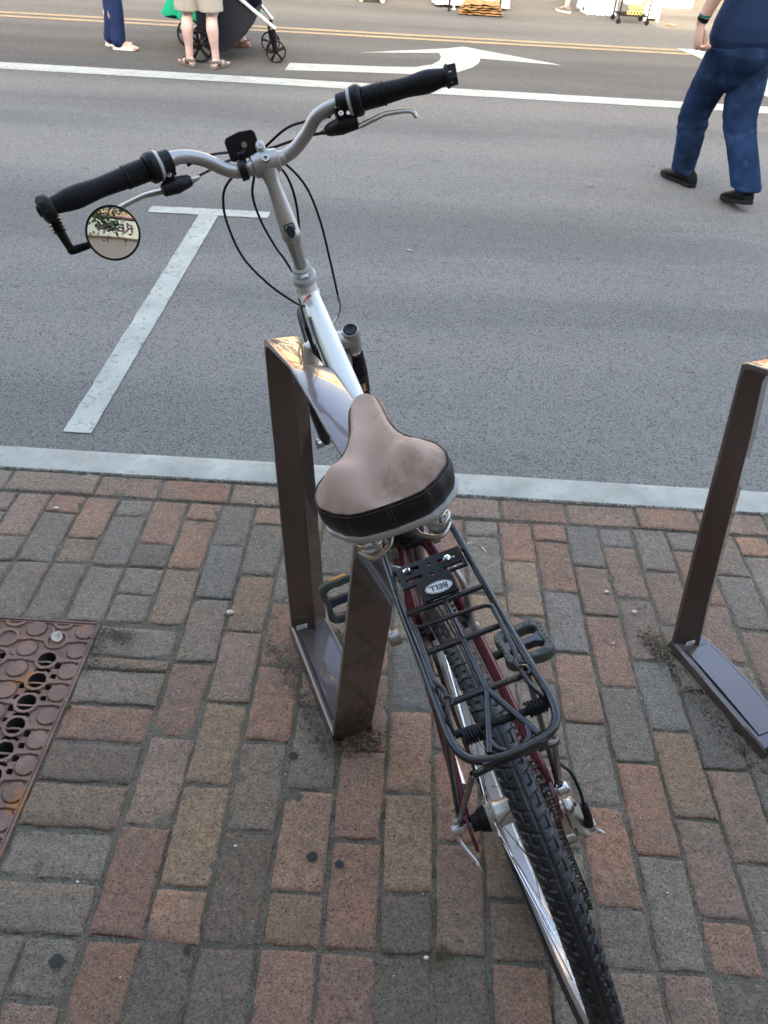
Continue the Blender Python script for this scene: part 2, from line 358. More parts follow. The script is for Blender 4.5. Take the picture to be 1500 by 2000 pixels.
def empty(name, loc=(0, 0, 0), rz=0):
    o = bpy.data.objects.new(name, None); COL.objects.link(o); o.location = loc; o.rotation_euler = (0, 0, rz); o.empty_display_size = .1; return o
def tag(o, label=None, cat=None, group=None, kind=None):
    if label: o['label'] = label
    if cat: o['category'] = cat
    if group: o['group'] = group
    if kind: o['kind'] = kind
    return o
def circ(r, n=32, cx=0, cy=0, ry=None): return [(cx+r*math.cos(2*math.pi*i/n), cy+(ry or r)*math.sin(2*math.pi*i/n)) for i in range(n)]
def text_mb(mb, txt, size, mtx, thick=.0006, mi=0):
    cu = bpy.data.curves.new('t', 'FONT'); cu.body = txt; cu.offset = size*.022; cu.size = size; cu.align_x = 'CENTER'; cu.align_y = 'CENTER'; cu.extrude = thick
    o = bpy.data.objects.new('t', cu); COL.objects.link(o)
    dg = bpy.context.evaluated_depsgraph_get(); me = bpy.data.meshes.new_from_object(o.evaluated_get(dg))
    mb.add([mtx @ v.co for v in me.vertices], [tuple(p.vertices) for p in me.polygons], mi)
    bpy.data.objects.remove(o); bpy.data.meshes.remove(me)

# ------------------------------------------------------------------ ground: asphalt, kerb, brick pavement
def sheet(name, poly, z, m, kind='structure', label=None, cat=None, group=None, sub=None, th=None):
    mb = MB(); mb.add([(x, y, z) for x, y in poly], [tuple(range(len(poly)))])
    o = mb.build(name, m, flat=True, fix=False)
    if o.data.polygons[0].normal.z < 0: o.data.flip_normals()
    return tag(o, label, cat, group, kind)
sheet('road', [(-60, 1.90), (60, 1.90), (60, 120), (-60, 120)], ROAD, 'asphalt')
sheet('ground', [(-80, -80), (80, -80), (80, 140), (-80, 140)], ROAD-.05, 'asphalt')

def brick_mesh():
    BC = dict(r=(.305, .165, .104), o=(.370, .208, .125), t=(.310, .208, .122), g=(.218, .186, .137), b=(.190, .180, .150), p=(.282, .185, .130), n=(.248, .182, .122), d=(.150, .126, .094))
    XB = [-1.18, -1.08, -.98, -.88, -.78, -.68, -.577, -.479, -.381, -.280, -.174, -.068, .033, .132, .231, .330, .429, .527, .622, .720, .820, .920, 1.02, 1.12, 1.22]
    D = {0: "1.722p 1.637g 1.527g 1.425g 1.224-", 1: "1.722p 1.536g 1.434g 1.231-", 2: "1.722r 1.642g 1.441g 1.236-", 3: "1.722o 1.542n 1.442g 1.240-", 4: "1.722g 1.645b 1.441g 1.243-",
         5: "1.722r 1.535d 1.444g 1.344g 1.245-", 6: "1.722o 1.648o 1.445n 1.250-", 7: "1.722g 1.548b 1.345g 1.138r 0.936p 0.734r 0.528r", 8: "1.722o 1.646g 1.439t 1.242p 1.032t 0.829t 0.622o 0.526d",
         9: "1.722g 1.544g 1.349r 1.144r 0.939n 0.736d 0.526d", 10: "1.722r 1.650g 1.457n 1.247p 1.036g 0.832o 0.627t 0.530r", 11: "1.722p 1.548r 1.347r 1.142r 0.932r 0.732r 0.531r",
         12: "1.722g 1.651r 1.451g 1.247b 1.046o 0.837t 0.636d 0.530d", 13: "1.722r 1.553n 1.347r 1.145n 0.942r 0.739p 0.535d", 14: "1.722g 1.649g 1.421t 1.222p 1.052r 0.862n 0.635n 0.530r",
         15: "1.722r 1.554t 1.353r 1.145g 0.941n 0.740g 0.532g", 16: "1.722r 1.645r 1.445b 1.239o 1.037g 0.837r 0.634g 0.529n", 17: "1.722b 1.549p 1.369r 1.144g 0.942r 0.737g 0.530p",
         18: "1.722b 1.639p 1.438p 1.230b 1.030t 0.822p 0.624r 0.528d", 19: "1.722g 1.550p 1.349g 1.145d 0.938p 0.734g 0.533g", 20: "1.722g 1.642r 1.433p 1.236n 1.040g 0.833p 0.633g",
         21: "1.722n 1.549g 1.350p 1.145g 0.920r 0.705n", 22: "1.722o 1.636g 1.431n 1.228r 1.027g", 23: "1.722g 1.544r 1.350g 1.145n"}
    rn = random.Random(3)
    L = []   # x0,x1,y0,y1,colour
    GX, GY0, GY1 = -.70, -.29, 1.236       # tree grate right edge, near and far edges
    def rc(): return rn.choice('rrgggnpptdo')
    def fill_col(x0, x1, y, seed, ymin=-1.6):
        half = seed % 2
        while y > ymin:
            ln = .1025 if half else .203
            half = 0; L.append((x0, x1, max(y-ln, ymin), y, rc())); y -= ln
    for k in range(24):
        x0, x1 = XB[k], XB[k+1]; it = D[k].split(); ys = [float(q[:-1]) for q in it]; cs = [q[-1] for q in it]
        for i in range(len(ys)):
            if cs[i] == '-': break
            nx = ys[i+1] if i+1 < len(ys) else ys[i]-.203
            L.append((x0, x1, nx, ys[i], cs[i]))
        if cs[-1] != '-': fill_col(x0, x1, ys[-1]-.203, 0)
    x = 1.22; k = 0
    while x < 4.5: fill_col(x, x+.1, 1.722, k); x += .1; k += 1
    x = -1.18; k = 0
    while x > -4.5:
        if x-.1 > -2.21: fill_col(x-.1, x, 1.722, k, 1.24); fill_col(x-.1, x, -.30, k)
        else: fill_col(x-.1, x, 1.722, k)
        x -= .1; k += 1
    for k in range(7): fill_col(XB[k], XB[k+1], -.30, k) if k < 5 else None
    # cross bricks beside the grate
    yy = [1.236, 1.142, 1.103, 1.008, .913, .817, .720, .622, .527]; cc = 'gngrdnggg'
    for i in range(8): L.append((-.681, -.484, yy[i+1], yy[i], cc[i]))
    L.append((-.582, -.484, .427, .527, 'g')); L.append((-.684, -.582, .36, .527, 'g')); L.append((-.582, -.484, .322, .427, 'p')); L.append((-.684, -.582, .16, .36, 'g'))
    y = .322
    while y > -1.5: L.append((-.582, -.484, max(y-.203, -1.6), y, rc())); L.append((-.684, -.582, max(y-.163-.203, -1.6), y-.163, rc())); y -= .203
    # soldier row along the kerb
    sx = [-1.59, -1.37, -1.133, -.866, -.676, -.466, -.272, -.07, .137, .343, .540, .750, .935, 1.14, 1.34]; sc = 'ngnprnrpprprpn'
    for i in range(len(sx)-1): L.append((sx[i], sx[i+1], 1.727, 1.826, sc[i]))
    x = 1.34
    while x < 4.5: L.append((x, x+.203, 1.727, 1.826, rc())); x += .203
    x = -1.59
    while x > -4.5: L.append((x-.203, x, 1.727, 1.826, rc())); x -= .203
    V = []; F = []; T = []
    for (x0, x1, y0, y1, c) in L:
        if abs(x0) > 4.6: continue
        near = -1.5 < x0 < 1.5 and y1 > .1
        nx, ny = ((13, 25) if near else (4, 4)) if (y1-y0) > (x1-x0) else ((25, 13) if near else (4, 4))
        j = .0030; e = [rn.uniform(-.0012, .0024) for _ in range(4)]
        ax, bx, ay, by = x0+j+e[0], x1-j-e[1], y0+j+e[2], y1-j-e[3]
        sk = [rn.uniform(-.0018, .0018) for _ in range(4)]
        zb = rn.uniform(-.0030, .0018); tx, ty = rn.uniform(-.012, .012), rn.uniform(-.012, .012)
        col = BC[c]; k1 = rn.uniform(.86, 1.14); h = rn.uniform(-.012, .012)
        col = (max(.03, col[0]*k1+h), max(.03, col[1]*k1), max(.03, col[2]*k1-h*.5))
        o = len(V)
        def pc(t, n):   # denser near edges
            u = t/(n-1); return .5-.5*math.cos(math.pi*u) if n > 5 else u
        us = [pc(i, nx) for i in range(nx)]; vs_ = [pc(i, ny) for i in range(ny)]
        for jv in range(ny):
            for iu in range(nx):
                u, v = us[iu], vs_[jv]; X = ax+(bx-ax)*u; Y = ay+(by-ay)*v
                X += sk[0]*(2*v-1); Y += sk[1]*(2*u-1)
                nz = noise.noise(Vector((X*38, Y*38, k1*9)))
                n2 = noise.noise(Vector((X*16+5, Y*16, k1*5)))
                nf = noise.noise(Vector((X*95, Y*95, k1*3))) if near else 0
                du = min(u, 1-u)*(bx-ax); dv = min(v, 1-v)*(by-ay)
                if near:
                    if du < .012: X += (nz*.0030+nf*.0014)*(1 if u < .5 else -1)
                    if dv < .012: Y += (nz*.0030+nf*.0014)*(1 if v < .5 else -1)
                rr = .007+.006*max(0, n2)
                d = min(du, dv); cx_, cy_ = max(0, rr-du), max(0, rr-dv); q = min(rr, math.hypot(cx_, cy_))
                z = -(rr*.62)*(1-math.sqrt(max(0, 1-(q/rr)**2)))
                chip = max(0, noise.noise(Vector((X*22, Y*22, 3+k1*7)))-.32)*max(0, 1-d/.035)
                z += zb + nz*.0013 + n2*.0014 - max(0, nf-.25)*.004 - chip*.016 + (u-.5)*tx*(bx-ax) + (v-.5)*ty*(by-ay)
                V.append((X, Y, z)); T.append(col)
        for jv in range(ny-1):
            for iu in range(nx-1):
                a = o+jv*nx+iu; F.append((a, a+1, a+nx+1, a+nx))
        # skirt
        rim = [o+i for i in range(nx)]+[o+i*nx+nx-1 for i in range(1, ny)]+[o+(ny-1)*nx+i for i in range(nx-2, -1, -1)]+[o+i*nx for i in range(ny-2, 0, -1)]
        b0 = len(V)
        for r_ in rim: V.append((V[r_][0], V[r_][1], -.016)); T.append(col)
        for i in range(len(rim)): F.append((rim[(i+1) % len(rim)], rim[i], b0+i, b0+(i+1) % len(rim)))
    me = bpy.data.meshes.new('brick_pavement'); me.from_pydata(V, [], F)
    a = me.color_attributes.new('tint', 'FLOAT_COLOR', 'POINT'); a.data.foreach_set('color', [q for t in T for q in (*t, 1)])
    me.polygons.foreach_set('use_smooth', [True]*len(me.polygons)); me.set_sharp_from_angle(angle=R(50))
    me.materials.append(M['brick']); o = bpy.data.objects.new('brick_pavement', me); COL.objects.link(o); tag(o, kind='structure')
brick_mesh()
# joint sand under and between the bricks: a finely undulating sheet
def joint_sheet():
    mb = MB()
    def grid(x0, x1, y0, y1, st):
        nx = int((x1-x0)/st)+1; ny = int((y1-y0)/st)+1
        vs = [(x0+(x1-x0)*i/(nx-1), y0+(y1-y0)*j/(ny-1), 0) for j in range(ny) for i in range(nx)]
        vs = [(x, y, -.0054+.0036*noise.noise(Vector((x*30, y*30, 0)))+.002*noise.noise(Vector((x*120, y*120, 4)))) for x, y, _ in vs]
        mb.add(vs, [(j*nx+i, j*nx+i+1, (j+1)*nx+i+1, (j+1)*nx+i) for j in range(ny-1) for i in range(nx-1)])
    grid(-.694, 1.5, .12, 1.829, .009)
    grid(-1.6, -.694, 1.240, 1.829, .012)
    grid(-2.2, 4.6, -1.62, -.30, .12); grid(-.694, 4.6, -.30, .12, .08); grid(1.5, 4.6, .12, 1.829, .08)
    grid(-4.6, -2.2, -1.62, 1.829, .1); grid(-2.2, -1.6, 1.240, 1.829, .05)
    tag(mb.build('pavement_bed', 'mortar', fix=False), kind='structure')
joint_sheet()
def kerb():
    mb = MB(); n = 80; prof = [(1.829, -.02), (1.829, -.003), (1.835, .002), (1.93, .001), (1.948, -.006), (1.956, -.022), (1.962, ROAD-.02)]
    vs = []
    for i in range(n+1):
        x = -9+18*i/n
        for y, z in prof: vs.append((x, y+.0015*noise.noise(Vector((x*3, y, 0))), z+.001*noise.noise(Vector((x*2, y*9, 2)))))
    k = len(prof); mb.add(vs, [(i*k+j, i*k+j+1, (i+1)*k+j+1, (i+1)*k+j) for i in range(n) for j in range(k-1)])
    tag(mb.build('kerb', 'curb'), kind='structure')
kerb()

# painted markings, each 4 mm above the road
def marking(name, poly, label, z=ROAD+.004, m='paint', group=None):
    return sheet(name, poly, z, m, 'structure')
def wob(poly, amp=.004, st=.05):
    out = []
    for i in range(len(poly)):
        a, b = Vector(poly[i]), Vector(poly[(i+1) % len(poly)]); L_ = (b-a).length; n = max(1, int(L_/st))
        d = (b-a).normalized(); nn = Vector((-d.y, d.x))
        for k in range(n):
            p = a+(b-a)*(k/n); q = p+nn*amp*noise.noise(Vector((p.x*23, p.y*23, 1))) if k else p; out.append((q.x, q.y))
    return out
marking('parking_stall_line', wob([(-1.150, 2.20), (-1.05, 2.20), (-1.055, 4.392), (-1.165, 4.392)]), '')
marking('parking_stall_bar', wob([(-1.455, 4.387), (-.775, 4.40), (-.775, 4.505), (-1.455, 4.49)], .006), '')
marking('lane_edge_line', wob([(-14, 7.70), (14, 7.86), (14, 8.14), (-14, 7.97)], .006, .2), '')
marking('centre_line', wob([(-20, 10.14), (3.30, 10.62), (3.28, 10.74), (-20, 10.27)], .006, .3), '', m='yellow')
marking('centre_line', wob([(-20, 10.44), (3.25, 10.86), (3.22, 10.98), (-20, 10.57)], .006, .3), '', m='yellow')
arrow = [(-1.24, 8.42), (-.60, 8.52), (-.2, 8.56), (.23, 8.62), (.45, 8.80), (.62, 9.10), (.70, 9.36), (.73, 9.62), (1.60, 9.50), (1.55, 9.56), (.57, 10.28), (.40, 10.12), (-.60, 9.54), (.28, 9.80), (.30, 9.60), (.28, 9.36), (.20, 9.12), (.02, 8.94), (-.30, 8.87), (-.8, 8.82), (-1.24, 8.78)]
marking('turn_arrow', wob(arrow, .004, .1), '')
marking('turn_arrow', [(3.22, 11.02), (3.34, 10.52), (3.45, 9.72), (3.47, 8.48), (3.95, 9.75), (4.6, 9.3), (5.6, 9.4), (4.4, 10.55), (3.9, 11.04)], '', z=ROAD+.006)

# ------------------------------------------------------------------ tree grate with its oval pattern
def hfun(x, y, x1, y1):
    """casting height: columns of open rings alternate with columns of solid discs, half a pitch apart"""
    if x > x1-.004: return .0005
    if y > y1-.004: return -.002
    P, Q = .0590, .0605; u = x1-.022-x; c0 = int(round(u/P)); best = -.0052; clog = y > y1-.115-.06*noise.noise(Vector((x*14, y*14, 0)))+(.0 if x < x1-.12 else .02)
    ring_h = None
    for c in (c0-1, c0, c0+1):
        odd = c % 2; yc0 = 1.152 if not odd else 1.1215
        if c < -1: continue
        j0 = int(round((yc0-y)/Q))
        for j in (j0-1, j0, j0+1):
            dx = u-c*P; dy = y-(yc0-j*Q); d = math.hypot(dx, dy)
            if odd:
                if d < .0192:
                    if clog: return -.006
                    e = dy+.0042+.10*dx*dx/.02
                    if abs(e) < .0034: return -.0045
                    return -.085
                if d < .0285: return 0.0
                # arms leave each ring sideways
                if abs(dy) < .0075-.12*max(0, abs(dx)-.028) and abs(dx) < .062: best = max(best, 0.0)
                ey = abs(dy)-Q/2
                if not clog and math.hypot(dx/.019, ey/.0042) < 1: return -.07
            else:
                if d < .0225: return -.0008
                if d < .0245: return -.0065
                if not clog and abs(abs(dx)-.0290) < .0052 and abs(abs(dy)-.0150) < .0062 and d > .027 and ((j+c) % 3): best = min(best, -.06) if best < 0 else best
    if best == 0.0:
        for c in (c0-1, c0, c0+1):
            if c % 2 == 0 and c >= -1:
                j0 = int(round((1.152-y)/Q))
                for j in (j0-1, j0, j0+1):
                    if math.hypot(u-c*P, y-(1.152-j*Q)) < .0265: return -.0065
    return best
def grate():
    x0, x1, y0, y1 = -2.206, -.690, -.29, 1.236
    root = empty('tree_grate', (-1.45, .47, 0)); tag(root, 'rusty cast iron tree grate of ovals and rings in the brick pavement', 'tree grate')
    mb = MB(); X0, Y0 = -1.00, .60
    def patch(xs, ys, skip=None, dz=0):
        nx = len(xs); vs = [(x+1.45, y-.47, hfun(x, y, x1, y1)+dz+.0004*noise.noise(Vector((x*90, y*90, 0)))) for y in ys for x in xs]
        mb.add(vs, [(j*nx+i, j*nx+i+1, (j+1)*nx+i+1, (j+1)*nx+i) for j in range(len(ys)-1) for i in range(nx-1) if not (skip and skip(xs[i], ys[j]))])
    patch(np.linspace(X0, x1, 196), np.linspace(Y0, y1, 386))
    xs = np.linspace(x0, x1, 170); ys = np.linspace(y0, y1, 170)
    patch(xs, ys, lambda x, y: (x > X0-.004 and y > Y0-.004) or math.hypot(x+1.45, y-.47) < .26, -.0006)
    mb.m = [1 if min(mb.v[q][2] for q in f) < -.03 else 0 for f in mb.f]  # hole walls coloured dark, standing in for the shade inside
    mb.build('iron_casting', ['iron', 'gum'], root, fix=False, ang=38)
    fr = MB()
    for (a, b, c, d) in ((x1+.0012, y0, x1+.0075, y1+.006), (x0-.010, y0, x0-.002, y1+.006), (x0-.010, y1+.001, x1+.0075, y1+.006), (x0-.01, y0-.008, x1+.0075, y0)):
        fr.box(((a+c)/2+1.45, (b+d)/2-.47, -.0125), (c-a, d-b, .027))
    fr.build('rim_frame', 'iron', root, bev=.0015)
    pit = MB(); pit.box((0, 0, -.105), (1.52, 1.52, .02)); pit.build('soil_pit', 'dirt', root)
grate()

# ------------------------------------------------------------------ bike hoops bolted to the pavement
def hoop(loc, label):
    root = empty('bike_hoop', (loc[0], loc[1], 0)); root['label'] = label; root['category'] = 'bike rack'; root['group'] = 'brown metal bike hoops along the kerb'
    d = Vector((-.4, .9165, 0)); n = Vector((.9165, .4, 0))
    P = lambda t, nn, z: d*t + n*nn + Vector((0, 0, z))
    # stations round the loop: outer (t,z), inner (t,z), outer width range, chamfer of the inner right edge
    st = [((.006, 0), (-.028, .028), .088, .026), ((.030, .14), (-.004, .14), .088, .024), ((.062, .35), (.030, .35), .086, .018), ((.094, .58), (.062, .58), .082, .008), ((.113, .712), (.082, .70), .074, .003),
          ((.116, .738), (.072, .716), .070, .002), ((.104, .746), (.04, .727), .069, .002), ((.050, .760), (0, .735), .068, .004), ((-.075, .786), (-.075, .762), .067, .006), ((-.115, .7895), (-.115, .765), .067, .006), ((-.20, .790), (-.20, .766), .067, .006), ((-.40, .790), (-.40, .766), .069, .006),
          ((-.432, .787), (-.400, .76), .071, .004), ((-.440, .775), (-.404, .742), .078, .003), ((-.428, .70), (-.394, .70), .079, .004), ((-.385, .40), (-.352, .40), .085, .014), ((-.322, .0), (-.286, .028), .088, .02)]
    mb = MB(); vs = []
    for (to, zo), (ti, zi), w_, ch in st:
        i = Vector((to-ti, 0, zo-zi)); 
        tr = to - ti; zr = zo - zi
        le = .30; rg = .72+.28*min(1, ch/.02); k = 1-le
        drop = {.050: -.014, .104: -.010, -.075: -.010, -.115: -.002}.get(to, 0)
        vs += [P(to, 0, zo), P(to, .004, zo+.0012), P(to, w_-.004, zo+drop+.0012), P(to, w_, zo+drop), P(to-tr*le, w_, zo-zr*le+drop), P(to-tr*rg, w_*.60, zo-zr*rg+drop*.5), P(to-tr*le, 0, zo-zr*le)]
    m_ = 7; ns = len(st)
    fs = [(i*m_+j, i*m_+(j+1) % m_, (i+1)*m_+(j+1) % m_, (i+1)*m_+j) for i in range(ns-1) for j in range(m_)]
    fs += [tuple(range(m_)), tuple((ns-1)*m_+j for j in range(m_))]
    mb.add(vs, fs); mb.build('frame_bar', 'bronze', root, ang=28, bev=.0022)
    b = MB()   # base with a shallow side slope
    nt_ = 14; vs = []
    for i in range(nt_+1):
        t = .012+(-.334)*i/nt_; bow = .010*math.sin(math.pi*i/nt_)
        vs += [P(t, -.006, -.01), P(t, -.001, .022), P(t, .003, .0265), P(t, .085+bow, .0265+.004*math.sin(math.pi*i/nt_)), P(t, .090+bow, .022), P(t, .093+bow, -.01)]
    fs = [(i*6+j, i*6+j+1, (i+1)*6+j+1, (i+1)*6+j) for i in range(nt_) for j in range(5)]+[tuple(range(6)), tuple(nt_*6+j for j in range(6))]
    b.add(vs, fs); b.build('base', 'bronze', root, ang=30, bev=.001)
    c = MB(); vs = []
    for i in range(nt_+1):
        t = -.030+(-.252)*i/nt_; bow = .009*math.sin(math.pi*(i+1.3)/(nt_+2.6)); zz = .0265+.004*math.sin(math.pi*(i+1.3)/(nt_+2.6))
        sk = .012*(.5-i/nt_)*0
        vs += [P(t, .012, zz-.001), P(t, .0125, zz+.0012), P(t, .0765+bow, zz+.0012), P(t, .077+bow, zz-.001)]
    fs = [(i*4+j, i*4+j+1, (i+1)*4+j+1, (i+1)*4+j) for i in range(nt_) for j in range(3)]+[(0, 1, 2, 3), tuple(nt_*4+j for j in range(4))]
    g = MB(); g.v = [tuple(v) for v in vs]; gv = []
    for q in range(nt_+1):
        t = -.028+(-.256)*q/nt_; bow = .009*math.sin(math.pi*(q+1.2)/(nt_+2.4)); zz = .0265+.004*math.sin(math.pi*(q+1.2)/(nt_+2.4))
        gv += [P(t, .0105, zz+.0004), P(t, .0785+bow, zz+.0004)]
    g = MB(); g.add(gv, [(2*i, 2*i+1, 2*i+3, 2*i+2) for i in range(nt_)]); g.build('cover_groove', 'rubber', root, flat=True)
    c.add(vs, fs); c.build('cover_plate', 'bronze', root, ang=30)
    # small maker's plate near the foot of the far post
    pl = MB(); q0 = P(-.0255, .006, .040); ex = n; ez = (d*.17+Vector((0, 0, .985))).normalized(); ey = ex.cross(ez)
    mt = Matrix((ex, ez, ex.cross(ez))).transposed().to_4x4(); mt.translation = q0 + (-d)*.0022 + Vector((0, 0, .004))
    pl.prism([(0, 0), (.026, 0), (.026, .011), (0, .011)], .0012, mt)
    po = pl.build('maker_plate', 'sticker', root)
    tx = MB()
    for k in range(4):
        m2 = mt.copy(); m2.translation = mt.translation + ez*(.0022+.0023*k); 
        tx.prism([(.002, 0), (.024-.004*(k % 2), 0), (.024-.004*(k % 2), .0007), (.002, .0007)], .0015, m2)
    tx.build('plate_print', 'stickerdark', po)
    return root
h1 = hoop((-.212, 1.243), 'brown metal bike hoop that the bicycle leans on')
h2 = hoop((.728, 1.266), 'brown metal bike hoop standing empty near the kerb at the right')

# ------------------------------------------------------------------ the bicycle: local axes x = right, y = forward, z = up
psi, phi = R(18.15), R(16.03)
Fv = Vector((-math.sin(psi), math.cos(psi), 0)); R0 = Vector((math.cos(psi), math.sin(psi), 0)); U0 = Vector((0, 0, 1))
Uv = U0*math.cos(phi)-R0*math.sin(phi); Rv = R0*math.cos(phi)+U0*math.sin(phi)
bike = empty('bicycle'); bike.matrix_world = Matrix.Translation((.315, .662, 0)) @ Matrix((Rv, Fv, Uv)).transposed().to_4x4()
tag(bike, 'white and maroon comfort bicycle with a rear luggage rack, leaning on a brown bike hoop', 'bicycle')
def p(f, r, u): return Vector((r, f, u))
def pl(lst): return [p(*q) for q in lst]
WR = .344; HUB = p(0, 0, WR); FH = p(1.06, 0, WR)

def tyre_mesh(detail=True):
    a_ = .0215; Rc = WR-a_; NT, NA = (1316, 52) if detail else (240, 24); amax = R(128)
    V = np.zeros((NT, NA, 3))
    for j in range(NA):
        al = -amax+2*amax*j/(NA-1); ph = al/R(78); a = abs(ph)
        th = np.arange(NT)/NT; s_ = th*84
        h = np.ones(NT)
        side = 1 if ph > 0 else 0
        t = s_+.45*a+.5*side; fr = t % 1.0
        if detail:
            if a < .045: h -= .45
            if .05 < a < .97: h -= np.where(fr < .10, (.45 if a < .3 else .9), 0)
            if .40 < a < .49: h -= np.where((fr > .1) & (fr < .62), .9, 0)
            if .27 < a < .5: h -= np.where((fr > .52) & (fr < .62), .8, 0)
            if .70 < a < .79: h -= np.where(fr > .55, .9, 0)
            if a >= .79: h -= np.where(((t*1+.5) % 1 < .15) & (a < 1.12), 1, 0)
            if a > 1.12: h -= 1.15
        else:
            if a > 1.1: h -= 1
        h = np.clip(h, -.15, 1)*.0024-.0024
        rad = Rc+(a_+h)*math.cos(al); x = (a_+h)*math.sin(al)*1.0
        ang = th*2*math.pi
        V[:, j, 0] = x; V[:, j, 1] = rad*np.cos(ang); V[:, j, 2] = rad*np.sin(ang)
    idx = np.arange(NT*NA).reshape(NT, NA); n1 = np.roll(idx, -1, 0)
    q = np.stack([idx[:, :-1], idx[:, 1:], n1[:, 1:], n1[:, :-1]], -1).reshape(-1, 4)
    me = bpy.data.meshes.new('tyre'); me.vertices.add(NT*NA); me.vertices.foreach_set('co', V.ravel())
    me.loops.add(len(q)*4); me.loops.foreach_set('vertex_index', q.ravel()); me.polygons.add(len(q))
    me.polygons.foreach_set('loop_start', np.arange(len(q))*4); me.polygons.foreach_set('loop_total', np.full(len(q), 4))
    me.update(calc_edges=True); me.validate()
    me.polygons.foreach_set('use_smooth', [True]*len(me.polygons)); me.set_sharp_from_angle(angle=R(32))
    me.materials.append(M['tyre']); return me
def wheel(name, c, rear):
    root = empty(name); root.parent = bike; root.location = c
    o = bpy.data.objects.new('tyre', tyre_mesh(rear)); COL.objects.link(o); o.parent = root
    rim = MB(); rim.lathe([(-.0135, .3145), (-.0145, .313), (-.0145, .299), (-.0135, .2930), (-.0095, .2885), (.0095, .2885), (.0135, .2930), (.0145, .299), (.0145, .313), (.0135, .3145), (.0105, .3075), (-.0105, .3075)], (0, 0, 0), n=160, closed=True)
    rim.build('rim', 'rimalu', root, ang=35)
    # mould hairs left on the tyre shoulders
    if rear:
        hr = MB(); rn = random.Random(5)
        for i in range(150):
            a = 2*math.pi*rn.random(); sd_ = rn.choice((-1, 1)); al = R(rn.uniform(66, 80))*sd_
            rr = WR-.0215+.021*math.cos(al); b = Vector((.021*math.sin(al), rr*math.cos(a), rr*math.sin(a)))
            dd = Vector((math.sin(al), math.cos(al)*math.cos(a), math.cos(al)*math.sin(a)))+Vector((rn.uniform(-.4, .4),)*3)
            hr.tube([b, b+dd*rn.uniform(.002, .0045)], .00028, n=3)
        tag(hr.build('tyre_hairs', 'tyre', root), kind='stuff')
    sp = MB(); fl = .030 if not rear else .022
    for i in range(32):
        side = 1 if i % 2 else -1; ai = 2*math.pi*i/32; pair = (i//2) % 2; off = R(62)*(1 if pair else -1)
        fx = side*(.033 if not rear else (.034 if side < 0 else .020)); a0 = ai+off
        A = Vector((fx, fl*math.cos(a0), fl*math.sin(a0))); B = Vector((side*.002, .292*math.cos(ai), .292*math.sin(ai)))
        sp.tube([A, B], .001, n=6); dd = (A-B).normalized(); sp.tube([B, B+dd*.014], .0019, n=6)
    sp.build('spokes', 'chrome', root)
    hb = MB()
    if rear:
        hb.lathe([(-.0405, .0205), (-.0385, .0225), (-.030, .0228), (-.0285, .0285), (-.0262, .0285), (-.025, .0215), (-.018, .0200), (.008, .0200), (.014, .0225), (.0165, .0285), (.019, .0285), (.0205, .018)], (0, 0, 0), n=48)
        hb.build('hub_shell', 'dullsilver', root, ang=35)
        cn = MB(); cn.lathe([(-.0665, .0085), (-.066, .0125), (-.055, .0145), (-.0535, .0165), (-.0405, .0212), (-.040, .0205)], (0, 0, 0), n=40); cn.build('hub_cone_cover', 'rubber', root)
        cs = MB()
        for k in range(7):
            rr = .049-.0045*k; x = .0300+.0050*k; tn = int(26-2*k); poly = []
            for q in range(tn*4):
                a = 2*math.pi*q/(tn*4); rad = rr+(.0022 if q % 4 in (1, 2) else -.0018); poly.append((rad*math.cos(a), rad*math.sin(a)))
            mt = Matrix(((0, 0, 1, x), (1, 0, 0, 0), (0, 1, 0, 0), (0, 0, 0, 1))); cs.prism(poly, .0018, mt)
        cs.build('cassette', 'chain', root, ang=25)
    else:
        hb.lathe([(-.036, .022), (-.032, .022), (-.03, .014), (.03, .014), (.032, .022), (.036, .022)], (0, 0, 0), n=32); hb.build('hub_shell', 'dullsilver', root, ang=35)
        q = MB(); q.tube([(-.075, 0, 0), (.075, 0, 0)], .005); q.lathe([(-.092, .004), (-.090, .0085), (-.070, .0085), (-.069, .005)], (0, 0, 0), n=20); q.tube([(-.085, 0, 0), (-.088, -.02, .03), (-.082, -.035, .045)], [.004, .0035, .002], smooth=4, n=8)
        q.build('axle_skewer', 'silver', root)
    return root
wheel('rear_wheel', HUB, True); wheel('front_wheel', FH, False)

# frame: white front tubes, maroon rear
HT, HB_ = p(.838, 0, .888), p(.893, 0, .735)
fr = MB()
fr.tube([p(.894, 0, .733), p(.836, 0, .893)], .0195, n=28)
fr.tube([p(.851, 0, .852), p(.56, 0, .797), p(.45, 0, .758)], [.0185, .0185, .0175], n=28, smooth=6)
fr.tube([p(.889, 0, .752), p(.44, 0, .300)], .0175, n=28)
fr.ball(p(.849, 0, .853), .0215, 20, 12, (1, 1.05, .8))
fr.build('front_frame', 'white', bike, ang=50)
rf = MB()
rf.tube([p(.45, 0, .758), p(.30, 0, .70)], .0175, n=28)
rf.tube([p(.44, 0, .285), p(.283, 0, .715)], .0165, n=28)                      # seat tube
rf.tube([p(.44, -.036, .285), p(.44, .036, .285)], .021, n=24)                 # bottom bracket shell
for s in (-1, 1):
    rf.tube([p(.300, s*.014, .690), p(.275, s*.028, .662), p(.213, s*.039, .590), p(.131, s*.052, .496), p(.030, s*.068, .382), p(.008, s*.0715, .356)], [.0105, .0105, .010, .0095, .008, .006], n=16, smooth=6)
    rf.tube([p(.425, s*.022, .285), p(.34, s*.038, .290), p(.2, s*.050, .315), p(.03, s*.0705, .342), p(.004, s*.0715, .344)], [.0115, .0115, .0105, .009, .006], n=16, smooth=6)
    rf.box(p(0, s*.0715, .342), (.006, .035, .046))
    rf.box(p(-.012, s*.0715, .325), (.006, .018, .044), Matrix.Rotation(R(-25), 3, 'X'))
